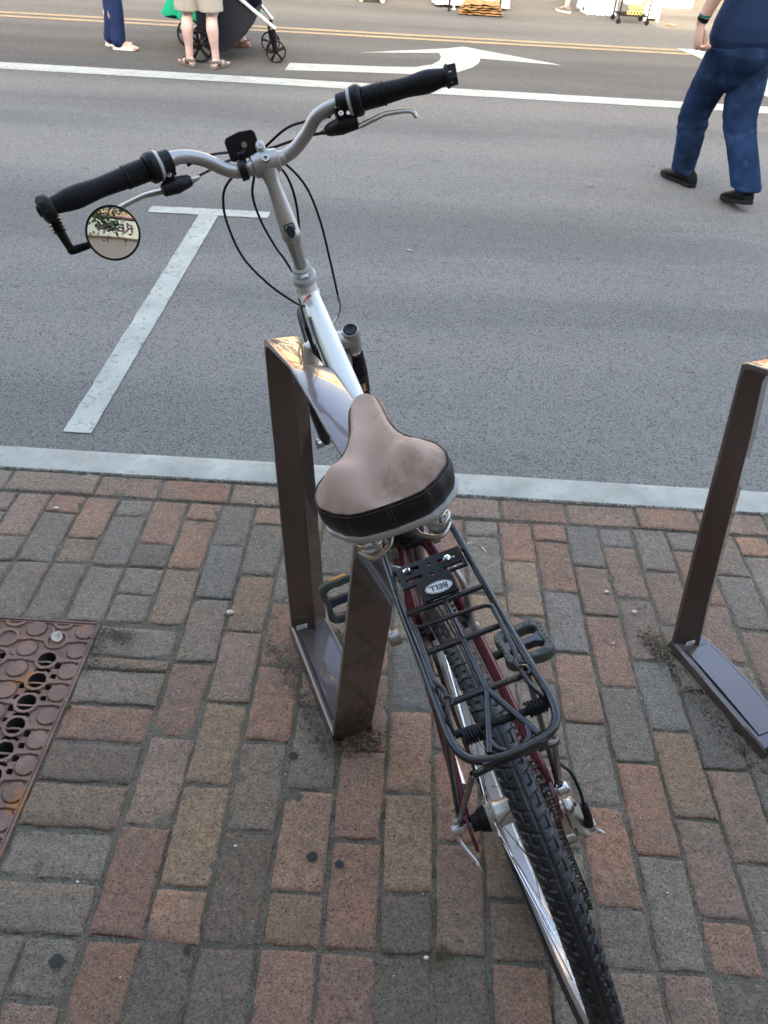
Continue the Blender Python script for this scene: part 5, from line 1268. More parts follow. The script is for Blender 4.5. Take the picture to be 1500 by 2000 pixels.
# man in jeans walking away at the right
def walking_man():
    g = Vector((1.93, 5.32, ROAD)); root = empty('person', g); tag(root, 'man in jeans, navy checked shirt and black shoes walking away across the street', 'person')
    f = Vector((-.30, .95, 0)).normalized(); s = f.cross(Vector((0, 0, 1)))   # s points to his right
    J = lambda r_, fw, z: s*r_+f*fw+Vector((0, 0, z))
    hipL, hipR = J(-.095, 0, .86), J(.10, 0, .86)
    aL = Vector((1.885, 5.55, ROAD+.085))-g; aR = Vector((2.125, 5.05, ROAD+.150))-g
    kL = Vector((1.83, 5.50, .33+.12))-g+Vector((0, 0, 0)); kL.z = .455; kR = Vector((2.045, 5.30, 0))-g; kR.z = .46
    nk = J(.03, .02, 1.42)
    b = MB()
    limb(b, [J(0, 0, .84), J(.0, -.01, .98), J(.02, 0, 1.12), J(.03, .01, 1.27), J(.03, .01, 1.37)], [.155, .150, .135, .150, .10], 22, (1, .72))
    limb(b, [J(-.19, 0, 1.36), J(.03, .01, 1.39), J(.25, 0, 1.36)], [.055, .07, .055], 14)
    limb(b, [nk-Vector((0, 0, .08)), nk+Vector((0, 0, .06))], [.058, .052], 14); head(b, nk+Vector((0, 0, .15))+f*.02, f)
    limb(b, [hipL, kL, aL], [.085, .055, .038], 16); limb(b, [hipR, kR, aR], [.085, .055, .038], 16)
    # left arm: elbow slightly bent, hand hanging beside the hip
    W_ = Vector((1.637, 5.25, .845))-g; E_ = Vector((1.685, 5.17, 1.08))-g; SH = J(-.205, 0, 1.34)
    limb(b, [SH, E_, E_.lerp(W_, .3), W_], [.050, .043, .045, .0285], 16)
    hand(b, W_, Vector((.12, .06, -1)), Vector((.96, -.28, .1)), Vector((.22, .95, 0)), .80, 1.2)
    E2 = J(.30, .10, 1.10); W2 = J(.27, .28, .96); limb(b, [J(.265, 0, 1.34), E2, W2], [.050, .042, .028], 16); hand(b, W2, f*.6-Vector((0, 0, .8)), -s, f, .8)
    remesh(b.build('body', 'skin', root), .0048, 3)
    j = MB()
    limb(j, [J(0, -.01, .93), J(0, -.012, .82), J(0, 0, .74)], [.170, .176, .128], 24, (1.0, .88))
    def leg(h, kn, an, seed, rads, hemdir):
        A_ = [h, h.lerp(kn, .5), kn, kn.lerp(an, .45), kn.lerp(an, .85), an]
        pts, rs = spline(A_, rads, 10); n = 26; k0 = len(j.v); vs = []
        m_ = len(pts)
        for i, (q, r) in enumerate(zip(pts, rs)):
            t = i/(m_-1)
            for jj in range(n):
                a = 2*math.pi*jj/n; ca, sa_ = math.cos(a), math.sin(a)
                amp = .0035+.009*math.exp(-((t-.47)/.09)**2)+.011*max(0, t-.78)/.22
                w1 = noise.noise(Vector((ca*1.3, sa_*1.3, t*22+seed)))+.6*noise.noise(Vector((ca*2.6+3, sa_*2.6, t*38+seed*2)))
                # long vertical drag fold
                w1v = .006*max(0, math.cos(a*2+seed+t*1.5))
                rr = r+amp*w1+w1v
                c = q+Vector((rr*ca, rr*.93*sa_, 0)); 
                if i == m_-1: c.z += hemdir.x*ca*.02+hemdir.y*sa_*.02
                vs.append(c)
        j.add(vs, [(i*n+q, i*n+(q+1) % n, (i+1)*n+(q+1) % n, (i+1)*n+q) for i in range(m_-1) for q in range(n)]+[tuple(range(n)), tuple((m_-1)*n+q for q in range(n))])
    leg(J(-.088, 0, .84), kL, Vector((1.866, 5.545, ROAD+.080))-g, 1, [.108, .108, .094, .086, .078, .079], Vector((-.4, .6)))
    leg(J(.092, 0, .84), kR, Vector((2.123, 5.05, ROAD+.130))-g, 6, [.108, .108, .098, .092, .090, .084], Vector((0, .3)))
    remesh(j.build('jeans', 'denim', root), .0058, 4)
    t = MB(); limb(t, [J(-.0, -.005, .90), J(0, -.006, .96), J(.02, 0, 1.12), J(.03, .01, 1.28), J(.03, .01, 1.38)], [.204, .198, .172, .175, .115], 26, (1, .82))
    limb(t, [J(-.18, 0, 1.34), SH, SH.lerp(E_, .55)], [.07, .068, .062], 18); limb(t, [J(.22, 0, 1.34), J(.265, 0, 1.34), J(.285, .05, 1.20)], [.07, .068, .062], 18)
    for i in range(0): pass
    remesh(t.build('shirt', 'shirt', root), .0075, 2)
    h_ = MB(); c = nk+Vector((0, 0, .15))+f*.02; h_.ball(c+Vector((0, 0, .045))-f*.018, .098, 22, 14, (.92, 1.0, 1.05)); h_.build('hair', 'hair', root)
    wv = (W_-E_).normalized(); k = MB(); k.lathe([(-.002, .030), (.0, .0335), (.022, .0335), (.024, .030)], W_-wv*.032, wv, n=28); k.build('black_wristband', 'black', root)
    k = MB(); k.lathe([(-.002, .031), (.0, .0345), (.011, .0350), (.013, .031)], W_-wv*.050, (wv+Vector((.18, 0, 0))).normalized(), n=28); k.build('green_wristband', 'greenband', root)
    shoe(root, Vector((1.932, 5.455, ROAD+.003))-g, Vector((1.795, 5.735, ROAD+.003))-g, w_=.052, h=.084)
    shoe(root, Vector((2.138, 4.985, ROAD+.055))-g, Vector((2.086, 5.262, ROAD+.0))-g, w_=.055, h=.088)
walking_man()

def generic_person(loc, label, heading, legs, trousers=None, top='cloth', hair='hair', skin='skin', hem=None, hips=.86, dress=None, group=None, H=1.66, feet=None):
    """legs: list of (ankle xy offset, toe-out angle)"""
    g = Vector(loc); root = empty('person', g); tag(root, label, 'person', group)
    f = Vector((math.sin(heading), math.cos(heading), 0)); s = f.cross(Vector((0, 0, 1))); J = lambda r_, fw, z: s*r_+f*fw+Vector((0, 0, z))
    sc = H/1.7; b = MB(); mid = (Vector((*legs[0][0], 0))+Vector((*legs[1][0], 0)))/2
    J0 = J; J = lambda r_, fw, z: mid+J0(r_, fw, z*sc)
    limb(b, [J(0, 0, .86), J(0, 0, 1.0), J(0, 0, 1.15), J(0, 0, 1.30), J(0, 0, 1.38)], [.150, .14, .128, .14, .09], 18, (1, .72)); limb(b, [J(-.18, 0, 1.38), J(0, 0, 1.41), J(.18, 0, 1.38)], [.05, .06, .05], 12)
    limb(b, [J(0, 0, 1.38), J(0, .02, 1.50)], [.055, .05], 12); head(b, J(0, .03, 1.60), f)
    for q in (-1, 1):
        limb(b, [J(q*.20, 0, 1.37), J(q*.235, -.02, 1.10), J(q*.22, .10, .90)], [.045, .038, .026], 12); hand(b, J(q*.22, .10, .90), f*.3-Vector((0, 0, 1)), -s*q, f, .7)
    an = []
    for q, ((ax_, ay_), out_) in zip((-1, 1), legs):
        A = Vector((ax_, ay_, .075)); kn = Vector((ax_, ay_, .47*sc)).lerp(J(q*.09, .02, .47), .35)+f*.015; kn.z = .46*sc
        cf = A.lerp(kn, .62)-f*.022; lo_ = A.lerp(kn, .25)-f*.004
        limb(b, [J(q*.095, 0, .86), J(q*.095, 0, .7), kn+Vector((0, 0, .04)), kn-Vector((0, 0, .05)), cf, lo_, A], [.088, .078, .056, .050, .057, .037, .034], 18, None, 4)
        fd = f*math.cos(out_)+s*math.sin(out_); hl = Vector((ax_, ay_, .04))-fd*.045
        limb(b, [hl+Vector((0, 0, .0)), Vector((ax_, ay_, .055)), Vector((ax_, ay_, .038))+fd*.07, Vector((ax_, ay_, .026))+fd*.15], [.033, .037, .034, .022], 14, (1, .9), 4)
        for t in range(5): 
            a = Vector((ax_, ay_, .026))+fd*.145+fd.cross(Vector((0, 0, 1)))*((t-2)*.0155*q*-1); limb(b, [a, a+fd*(.042-.005*t)], [.011 if t else .014, .008 if t else .012], 8, None, 2)
        an.append((A, fd, hl, kn, q))
    remesh(b.build('body', skin, root), .0068, 2)
    return root, J, an, f, s
def sandal(root, A, fd, m='sandal', thick=.022):
    g0 = Vector((A.x, A.y, 0)); sd_ = fd.cross(Vector((0, 0, 1)))
    k = MB(); pr = [(-.085, .022), (-.07, .034), (0, .037), (.08, .046), (.15, .048), (.20, .034), (.22, .012)]; poly = [(a, b) for a, b in pr]+[(a, -b) for a, b in pr[::-1]]; m_ = len(poly); W_ = lambda a, b, z: g0+fd*a+sd_*b+Vector((0, 0, z))
    k.add([W_(a, b, .001) for a, b in poly]+[W_(a, b*1.04, thick) for a, b in poly], [tuple(range(m_))[::-1], tuple(range(m_, 2*m_))]+[(i, (i+1) % m_, m_+(i+1) % m_, m_+i) for i in range(m_)])
    o = k.build('sandal', m, root, bev=.004); k = MB()
    for a, h_, r in ((-.062, .062, .0), (.02, .082, 0), (.11, .058, 0)):
        pts = [W_(a, -.044, .02), W_(a+.005, -.040, h_*.7), W_(a+.01, 0, h_+.006), W_(a+.005, .040, h_*.7), W_(a, .044, .02)]
        if a < 0: pts = [W_(.015, -.044, .03), W_(-.03, -.043, .062), W_(-.088, 0, .066), W_(-.03, .043, .062), W_(.015, .044, .03)]
        k.tube(pts, .011, n=8, smooth=5, sq=(.25, 1) if a > 0 else (.25, 1))
    k.build('straps', m, o)
# man in beige shorts and sandals
rt, J, an, f, s = generic_person((-2.02, 8.32, ROAD), 'man in beige shorts and taupe sandals standing with his back turned by the stroller', R(2), [((-.118, .03), R(-40)), ((.140, 0), R(16))], skin='skinpale', H=1.74)
for A, fd, hl, kn, q in an: sandal(rt, A, fd)
k = MB(); limb(k, [J(0, 0, .98), J(0, 0, .86), J(0, 0, .76)], [.175, .180, .14], 24, (1, .78))
for A, fd, hl, kn, q in an: k.tube([J(q*.095, 0, .84), kn.lerp(J(q*.1, 0, .84), .5), kn+Vector((0, 0, -.008))], [.120, .112, .108], n=26, smooth=6, sq=(1.05, .95))
remesh(k.build('shorts', 'shorts', rt), .007, 1)
k = MB(); limb(k, [J(0, 0, .93), J(0, 0, 1.15), J(0, 0, 1.34)], [.19, .175, .15], 22, (1, .76)); 
for q in (-1, 1): limb(k, [J(q*.17, 0, 1.36), J(q*.222, -.01, 1.20)], [.075, .066], 14)
remesh(k.build('shirt', 'cloth', rt), .01, 2); k = MB(); k.ball(J(0, .01, 1.645), .10, 18, 12); k.build('hair', 'hair', rt)
# woman in dark jeans and white flats
rt, J, an, f, s = generic_person((-3.03, 8.98, ROAD), 'woman in dark blue jeans and white flat shoes at the left edge', R(82), [((-.09, .13), 0), ((.035, -.03), R(10))], skin='skin', H=1.62)
for A, fd, hl, kn, q in an:
    shoe(rt, Vector((A.x, A.y, .0))-fd*.07, Vector((A.x, A.y, .0))+fd*.185, m='whiteshoe', sole='whiteshoe', h=.048, w_=.043)
k = MB(); limb(k, [J(0, 0, .98), J(0, 0, .86), J(0, 0, .78)], [.155, .165, .13], 24, (1, .8))
for A, fd, hl, kn, q in an: limb(k, [J(q*.09, 0, .84), J(q*.09, 0, .84).lerp(kn, .5), kn, A.lerp(kn, .35), A+Vector((0, 0, .015))-f*.012], [.105, .096, .078, .070, .074], 20, None, 5)
remesh(k.build('jeans', 'denimdark', rt), .009, 2)
k = MB(); limb(k, [J(0, 0, .93), J(0, 0, 1.15), J(0, 0, 1.34)], [.17, .155, .13], 22, (1, .76)); remesh(k.build('blouse', 'cloth', rt), .01, 2); k = MB(); k.ball(J(0, -.015, 1.63), .105, 18, 12, (1, 1, 1.15)); k.build('hair', 'hair', rt)
# woman in a green dress behind the stroller
rt, J, an, f, s = generic_person((-1.90, 9.52, ROAD), 'woman in a wide green dress and brown sandals standing behind the stroller', R(-100), [((-.30, .10), 0), ((.06, -.03), R(-4))], skin='skinpale', H=1.64)
for A, fd, hl, kn, q in an: sandal(rt, A, fd, 'brownsandal', .016)
k = MB(); vs = []; n = 96; rows = 14; cB = Vector((-.28, .02, 0))
for i in range(rows+1):
    t = i/rows; z = 1.32-t*(1.32-.25)
    for j in range(n):
        a = 2*math.pi*j/n; fl = 1+.10*t*math.sin(a*9+1)+.05*t*math.sin(a*17); rx, ry = (.15+.33*t**1.3)*fl, (.12+.17*t**1.3)*fl
        zz = z + (.05*t*math.sin(a*2+.5) - (.035*math.cos(a))*t*-1)*1.0
        vs.append(cB*(t*.6+.4)+Vector((rx*math.cos(a), ry*math.sin(a), zz)))
k.add(vs, [(i*n+j, i*n+(j+1) % n, (i+1)*n+(j+1) % n, (i+1)*n+j) for i in range(rows) for j in range(n)])
k.build('dress', 'green', rt, ang=80); k = MB(); k.ball(J(-.0, -.015, 1.62), .11, 18, 12, (1, 1, 1.2)); k.build('hair', 'hair', rt)
# shopper by the far stall
rt, J, an, f, s = generic_person((2.36, 13.72, ROAD), 'person in grey slip-on shoes with white soles standing between the far stalls', R(-35), [((-.13, -.04), 0), ((.20, .12), R(70))], H=1.7)
for A, fd, hl, kn, q in an: shoe(rt, Vector((A.x, A.y, 0))-fd*.08, Vector((A.x, A.y, 0))+fd*.20, m='sandal' if q < 0 else 'sole', sole='whiteshoe', w_=.05)
k = MB(); limb(k, [J(0, 0, 1.0), J(0, 0, .8)], [.18, .17], 20, (1, .8))
for A, fd, hl, kn, q in an: limb(k, [J(q*.095, 0, .84), kn+Vector((0, 0, .05))], [.12, .10], 18)
remesh(k.build('shorts', 'denimdark', rt), .012, 2); k = MB(); limb(k, [J(0, 0, .93), J(0, 0, 1.34)], [.19, .15], 20, (1, .76)); k.build('shirt', 'cloth', rt); k = MB(); k.ball(J(0, .01, 1.645), .10, 18, 12); k.build('hair', 'hair', rt)

# ------------------------------------------------------------------ stroller
def stroller():
    root = empty('stroller', (-1.85, 8.85, ROAD)); tag(root, 'black stroller with white tubes and spoked wheels behind the man in shorts', 'stroller')
    o = Vector((-1.85, 8.85, ROAD)); Q = lambda x, y, z: Vector((x, y, z))-o
    def whl(c, r, name='wheel'):
        w_ = empty(name); w_.parent = root; w_.location = c; w_.rotation_euler = (0, 0, R(8))
        k = MB(); k.lathe([(-.018, r*.86), (-.02, r*.95), (-.010, r), (.010, r), (.02, r*.95), (.018, r*.86)], (0, 0, 0), (0, 1, 0), n=40, closed=True); k.build('tyre', 'rubber', w_)
        k = MB(); k.lathe([(-.022, r*.20), (.022, r*.20)], (0, 0, 0), (0, 1, 0), n=20)
        for i in range(5):
            for d_ in (-.09, .09): a = 2*math.pi*i/5+.4; k.tube([(r*.15*math.cos(a), 0, r*.15*math.sin(a)), (r*.88*math.cos(a+d_), 0, r*.88*math.sin(a+d_))], .008, n=8)
        k.build('spokes', 'black', w_)
    yb, yf = 9.10, 8.56
    whl(Q(-2.09, yf, ROAD+.135), .135); whl(Q(-2.33, yb+.12, ROAD+.135), .135)
    whl(Q(-1.37, yf+.20, ROAD+.100), .100); whl(Q(-1.50, yb+.16, ROAD+.100), .100)
    for (y_, xo, xr) in ((yf+.10, -1.40, -2.08), (yb+.14, -1.52, -2.30)):
        k = MB(); k.tube([Q(xr, y_, .02), Q(xr+.10, y_, .12)], .020, n=12); k.build('rear_bracket', 'black', root); k = MB(); k.tube([Q(xo+.02, y_, .185), Q(xo+.03, y_+.02, .05), Q(xo+.03, y_+.03, .00)], [.030, .028, .022], n=12); k.build('wheel_fork', 'black', root)
        k = MB(); k.tube([Q(xo+.05, y_, .185), Q(-1.70, y_, .43), Q(-2.05, y_, .72), Q(-2.42, y_, .98)], .017, n=12); k.build('side_tube', 'strollertube', root)
        k = MB(); k.tube([Q(xr+.07, y_, .08), Q(xr+.20, y_, .35), Q(-1.80, y_, .52)], .014, n=12); k.build('rear_tube', 'strollertube', root)
    k = MB(); k.tube([Q(-2.42, yf+.1, .98), Q(-2.50, (yf+yb)/2, 1.0), Q(-2.42, yb+.14, .98)], .018, n=12, smooth=6); k.build('handle', 'black', root)
    k = MB(); vs = []; n = 12
    xs = [(-2.12, .16), (-2.06, -.01), (-1.98, -.055), (-1.86, -.04), (-1.76, .03), (-1.66, .14), (-1.58, .27), (-1.56, .33)]
    for y_ in (yf+.12, yb+.12):
        for x, z in xs: vs.append(Q(x, y_, z))
    m_ = len(xs); top_ = [Q(-2.12, yf+.12, .42), Q(-1.60, yf+.12, .40), Q(-2.12, yb+.12, .42), Q(-1.60, yb+.12, .40)]
    k.add(vs+top_, [(i, i+1, m_+i+1, m_+i) for i in range(m_-1)]+[tuple(range(m_))+(2*m_+1, 2*m_), tuple(range(m_, 2*m_))+(2*m_+3, 2*m_+2)])
    k.build('basket', 'navyfab', root, ang=60)
    k = MB(); k.box(Q(-1.95, (yf+yb)/2+.1, .60), (.44, .38, .30)); k.box(Q(-1.62, (yf+yb)/2+.1, .45), (.30, .36, .08)); k.build('seat', 'navyfab', root, bev=.04)
stroller()

# ------------------------------------------------------------------ far side: stall tables, cloths, sacks, cart
def stall(x, y, w_, d_, label, drop, cloth='cloth', legs=True):
    root = empty('folding_table', (x, y, ROAD)); tag(root, label, 'table', 'market tables across the street')
    k = MB(); k.box((0, 0, .73), (w_, d_, .03)); k.build('tabletop', 'whitemetal', root)
    for sx in (-1, 1):
        for sy in (-1, 1): k = MB(); k.tube([(sx*(w_/2-.08), sy*(d_/2-.06), 0), (sx*(w_/2-.12), sy*(d_/2-.06), .72)], .013, n=10); k.build('leg', 'whitemetal', root)
    c = MB(); vs = []; n = 120; rows = 8
    for i in range(rows+1):
        t = i/rows; z = .755-t*(.755-drop)
        for j in range(n):
            a = j/n*4; q = int(a); u = a-q; hx, hy = w_/2+.01, d_/2+.01
            px_, py_ = [(-hx+2*hx*u, -hy), (hx, -hy+2*hy*u), (hx-2*hx*u, hy), (-hx, hy-2*hy*u)][q]; nx_, ny_ = [(0, -1), (1, 0), (0, 1), (-1, 0)][q]
            wv = .03*t*(math.sin(j*1.1)+.6*math.sin(j*.45+2)); vs.append((px_+nx_*wv+.03*t*px_/hx, py_+ny_*wv+.03*t*py_/hy, z))
    c.add(vs, [(i*n+j, i*n+(j+1) % n, (i+1)*n+(j+1) % n, (i+1)*n+j) for i in range(rows) for j in range(n)]+[tuple(range(n))]); 
    o = c.build('tablecloth', cloth, None, ang=70); o.location = (x, y, ROAD+.004); tag(o, 'pale grey cloth draped over the '+('table behind the tan sacks' if x < 2 else 'table beside the wire cart'), 'tablecloth', 'pale tablecloths on the market tables')
stall(.80, 13.75, .98, .6, 'cloth covered market table behind the tan sacks', .035)
stall(2.72, 14.00, .34, .8, 'cloth covered market table beside the wire cart', .0)
for px_, py_, m_, lb in ((.47, 13.10, 'black', 'thin black canopy pole left of the tan sacks'), (.545, 13.30, 'whitemetal', 'thin white canopy pole left of the tan sacks'), (1.22, 13.40, 'black', 'thin black canopy pole right of the tan sacks')):
    r_ = empty('canopy_pole', (px_, py_, ROAD)); tag(r_, lb, 'pole', 'canopy poles across the street'); k = MB(); k.tube([(0, 0, 0), (0, 0, 2.3)], .014, n=12); k.build('shaft', m_, r_); k = MB(); k.box((0, 0, .006), (.05, .05, .012)); k.build('foot_plate', m_, r_)
def sacks():
    root = empty('burlap_sack', (.92, 13.0, ROAD)); tag(root, 'heap of folded tan burlap sacks on the far asphalt', 'sacks')
    rn = random.Random(4)
    for i in range(5):
        nx, ny = 30, 12; vs = []; L_, D = .62-.03*i, .46
        for s_ in (0, 1):
            for jy in range(ny+1):
                for ix in range(nx+1):
                    u, v = ix/nx*2-1, jy/ny*2-1; e = (1-abs(u)**6)*(1-abs(v)**6)
                    z = .018+i*.030+(.014 if s_ else -.014)*max(0, e)**.4+.018*noise.noise(Vector((u*2.4+i*3, v*2, i)))*(.4+i*.3)+.010*noise.noise(Vector((u*7, v*5, i*2)))+.02*(i > 2)*math.exp(-((u+.75)/.2)**2)*-1
                    vs.append((u*L_/2+.03*noise.noise(Vector((v*3, i, 0)))+rn.uniform(-.002, .002), v*D/2+.03*noise.noise(Vector((u*3, i*4, 0))), max(.004, z)))
        m_ = (nx+1); q = m_*(ny+1); fs = []
        for s_ in (0, 1):
            for jy in range(ny):
                for ix in range(nx): a = s_*q+jy*m_+ix; fs.append((a, a+1, a+m_+1, a+m_) if s_ else (a, a+m_, a+m_+1, a+1))
        for ix in range(nx): fs += [(ix, ix+1, q+ix+1, q+ix), (ny*m_+ix+1, ny*m_+ix, q+ny*m_+ix, q+ny*m_+ix+1)]
        for jy in range(ny): fs += [((jy+1)*m_, jy*m_, q+jy*m_, q+(jy+1)*m_), (jy*m_+nx, (jy+1)*m_+nx, q+(jy+1)*m_+nx, q+jy*m_+nx)]
        k = MB(); k.add(vs, fs); o = k.build('folded_sack', 'sack', root, ang=80); o.rotation_euler = (0, 0, R(rn.uniform(-8, 8)))
sacks()
def cart():
    root = empty('wire_cart', (3.05, 13.05, ROAD)); tag(root, 'black wire display cart with a golden perforated panel on small castors', 'cart')
    k = MB(); X, Y = .20, .20
    for sx in (-1, 1):
        for sy in (-1, 1): k.tube([(sx*X, sy*Y, .05), (sx*X, sy*Y, 1.3)], .010, n=10)
    for z in (.10, .45, .8, 1.3):
        for i in range(9):
            a = -X+2*X*i/8; k.tube([(a, -Y, z), (a, Y, z)], .004, n=6); k.tube([(-X, a, z), (X, a, z)], .004, n=6)
    k.build('wire_frame', 'black', root)
    k = MB()
    for ix in range(5):
        for iz in range(28):
            cx_ = -.085+.0425*ix+(.021 if iz % 2 else 0); cz = .14+.040*iz
            if cx_ < .11: k.ring([(cx_+.0245*math.cos(R(60*q+30)), cz+.0245*math.sin(R(60*q+30))) for q in range(6)], [(cx_+.015*math.cos(R(60*q+30)), cz+.015*math.sin(R(60*q+30))) for q in range(6)], .006, Matrix(((1, 0, 0, .0), (0, 0, 1, -Y-.012), (0, 1, 0, 0), (0, 0, 0, 1))))
    k.build('perforated_panel', 'brassmesh', root)
    for sx in (-1, 1):
        for sy in (-1, 1):
            k = MB(); k.lathe([(-.012, .028), (-.010, .032), (.010, .032), (.012, .028)], (sx*X, sy*Y, .032), (0, 1, 0), n=20); k.box((sx*X, sy*Y, .06), (.02, .035, .03)); k.build('castor', 'rubber', root)
cart()
r_ = empty('display_board', (3.42, 13.45, ROAD)); tag(r_, 'sunlit white display board standing beside the wire cart', 'board'); k = MB(); k.box((0, 0, .60), (.22, .30, 1.14)); k.build('panel', 'whitebox', r_, bev=.01)
k = MB()
for s in (-1, 1): k.box((s*.09, 0, .015), (.03, .3, .03))
k.build('runner', 'whitemetal', r_)
def tote(x, y, w_, h, d_, name, label, m, cat, rz=0):
    r_ = empty(name, (x, y, ROAD), rz); tag(r_, label, cat); k = MB()
    prof = [(1.0, 0), (1.02, .03), (1.0, h*.5), (1.03, h*.9), (1.06, h)]
    vs = []
    for s_, z in prof:
        for q in circ(1, 4*6):
            a = math.atan2(q[1], q[0]); c_, s2 = math.cos(a), math.sin(a); e = .35; vs.append((math.copysign(abs(c_)**e, c_)*w_/2*s_, math.copysign(abs(s2)**e, s2)*d_/2*s_, z))
    n = 24; k.add(vs, [(i*n+j, i*n+(j+1) % n, (i+1)*n+(j+1) % n, (i+1)*n+j) for i in range(4) for j in range(n)]+[tuple(range(n)), tuple(4*n+j for j in range(n))]); k.build('bin', m, r_, ang=50)
    k = MB(); k.lathe([(0, .5), (.02, .5)], (0, 0, h), (0, 0, 1), n=4); k.v = [(v[0]*w_*1.5, v[1]*d_*1.5, v[2]) for v in k.v]; k.build('lid', m, r_, bev=.006); return r_
tote(3.95, 15.3, 1.1, .7, .6, 'storage_bin', 'big white storage bin in the sun at the far right', 'whitebox', 'bin')
tote(3.0, 16.2, 1.0, .55, .5, 'storage_bin', 'lower white storage bin in the sun behind the wire cart', 'whitebox', 'bin')
def rolling(x, y):
    r_ = empty('hand_truck', (x, y, ROAD)); tag(r_, 'low black dolly with small grey wheels at the top of the street', 'dolly'); k = MB(); k.box((0, 0, .10), (.42, .30, .05)); k.build('deck', 'black', r_, bev=.01)
    for sx in (-.16, .16):
        for sy in (-.12, .12): k = MB(); k.lathe([(-.015, .032), (-.012, .038), (.012, .038), (.015, .032)], (sx, sy, .038), (0, 1, 0), n=20); k.build('wheel', 'greyplastic', r_)
    k = MB(); k.box((-.04, 0, .28), (.34, .26, .3)); k.build('crate', 'whitebox', r_, bev=.02)
rolling(-.66, 13.62)
r_ = empty('backpack', (-.18, 14.2, ROAD)); tag(r_, 'dark bag lying on the asphalt behind the low dolly', 'bag'); k = MB(); k.ball((0, 0, .09), .16, 18, 12, (1.3, .8, .58)); k.build('bag_body', 'navyfab', r_); k = MB(); k.tube([(-.1, 0, .17), (0, 0, .23), (.1, 0, .17)], .01, n=8, smooth=4); k.build('strap', 'black', r_)
r_ = empty('cable', (3.6, 12.6, ROAD))
r_['label'] = 'short brown rope scrap lying in the sun by the far right'; r_['category'] = 'rope'; k = MB(); k.tube([(-.06, .30, .015), (-.02, .33, .02), (.03, .31, .015), (.08, .32, .015), (.02, .36, .02)], .012, n=8, smooth=5); k.build('strand', 'brownsandal', r_)

# ------------------------------------------------------------------ litter, straw, pebbles, gum
def on_bricks(x, y): return .0015
def blades(name, label, spots, n, m='straw', seed=1, Lr=(.008, .032)):
    rn = random.Random(seed); k = MB()
    for i in range(n):
        (ax_, ay_), (bx_, by_), wd = rn.choice(spots); t = rn.random(); x = ax_+(bx_-ax_)*t+rn.gauss(0, wd); y = ay_+(by_-ay_)*t+rn.gauss(0, wd); a = rn.uniform(0, 6.28); L_ = rn.uniform(*Lr); d = Vector((math.cos(a), math.sin(a), rn.uniform(-.15, .45)))*L_; z = rn.uniform(.001, .010)
        q = Vector((x, y, z)); k.tube([q, q+d*.5+Vector((0, 0, .002)), q+d], [.0007, .0008, .0003], n=4)
    o = k.build(name, m, flat=True); tag(o, label, 'debris', kind='stuff'); return o
L1 = (-.225, 1.235); L2 = (-.088, .945)
blades('straw_debris', 'dry straw and grit gathered along the foot of the occupied bike hoop', [((-.245, 1.20), (-.105, .935), .010), ((-.10, 1.25), (-.03, 1.08), .008), ((-.085, .935), (.01, .965), .014)], 120, Lr=(.006, .022))
blades('straw_debris', 'dry straw and grit gathered along the foot of the empty bike hoop', [((.705, 1.23), (.835, .95), .012), ((.69, 1.30), (.71, 1.24), .014)], 110, seed=2, Lr=(.006, .022))
def crumbs(name, label, spots, n, m, seed, r0=.001, r1=.003, kind='stuff'):
    rn = random.Random(seed); k = MB()
    for i in range(n):
        (ax_, ay_), (bx_, by_), wd = rn.choice(spots); t = rn.random(); r = rn.uniform(r0, r1); k.ball((ax_+(bx_-ax_)*t+rn.gauss(0, wd), ay_+(by_-ay_)*t+rn.gauss(0, wd), r*.5+.0008), r, 6, 4, (rn.uniform(.7, 1.3), rn.uniform(.7, 1.3), rn.uniform(.5, .8)))
    o = k.build(name, m, flat=True); tag(o, label, 'debris', kind=kind)
hs_ = [((-.25, 1.21), (-.10, .93), .013), ((-.10, 1.25), (-.03, 1.08), .009), ((-.09, .935), (.02, .962), .014), ((.70, 1.24), (.84, .94), .014), ((.68, 1.31), (.71, 1.24), .014), ]
crumbs('soil_crumbs', 'dark soil crumbs along the feet of the hoops', hs_, 1100, 'dirt', 5, .0010, .0032)
crumbs('grate_soil', 'fine dark soil at the corner of the grate', [((-.672, 1.21), (-.660, 1.09), .010), ((-.66, 1.215), (-.60, 1.19), .012), ((-.63, 1.104), (-.49, 1.106), .005)], 900, 'dirt', 15, .0006, .0019)
crumbs('kerb_soil', 'dark mossy soil in the joint between bricks and kerb', [((-1.4, 1.8285), (1.4, 1.8285), .0022), ((-1.3, 1.725), (1.3, 1.725), .0018)], 3000, 'dirt', 21, .0008, .0026)
crumbs('fine_grit', 'tiny pale stone grit scattered over the brick pavement', [((-.9, .5), (1.1, 1.7), .35), ((-.6, 1.6), (.9, .5), .35)], 420, 'pebble', 6, .0007, .0018)
for i, (x, y, r, lb) in enumerate([(.661, 1.385, .0085, 'white pebble on the bricks left of the empty hoop'), (.600, 1.452, .0080, 'flat white pebble on a blue-grey brick up the pavement'), (.585, 1.275, .0050, 'small white pebble in a joint left of the empty hoop'), (-.375, 1.297, .0115, 'buff stone chip in a joint right of the grate'), (.118, .528, .0055, 'pale pebble in a joint near the bottom of the photo'), (-.250, .705, .0042, 'tiny white pebble on a grey-red brick'), (-.525, .62, .0035, 'tiny white pebble on a grey brick under the grate'), (-.945, 1.655, .0080, 'whitish crumb near the kerb at the far left')]):
    k = MB(); rn = random.Random(i+40); k.ball((0, 0, 0), r, 10, 7, (1.2, .85, .7)); k.v = [tuple(Vector(v)*(1+.22*noise.noise(Vector(v)*140+Vector((i, 0, 0))))) for v in k.v]
    o = k.build('pebble', 'pebble'); o.location = (x, y, r*.45); o.scale = (.72, .72, .6); tag(o, lb, 'pebble')
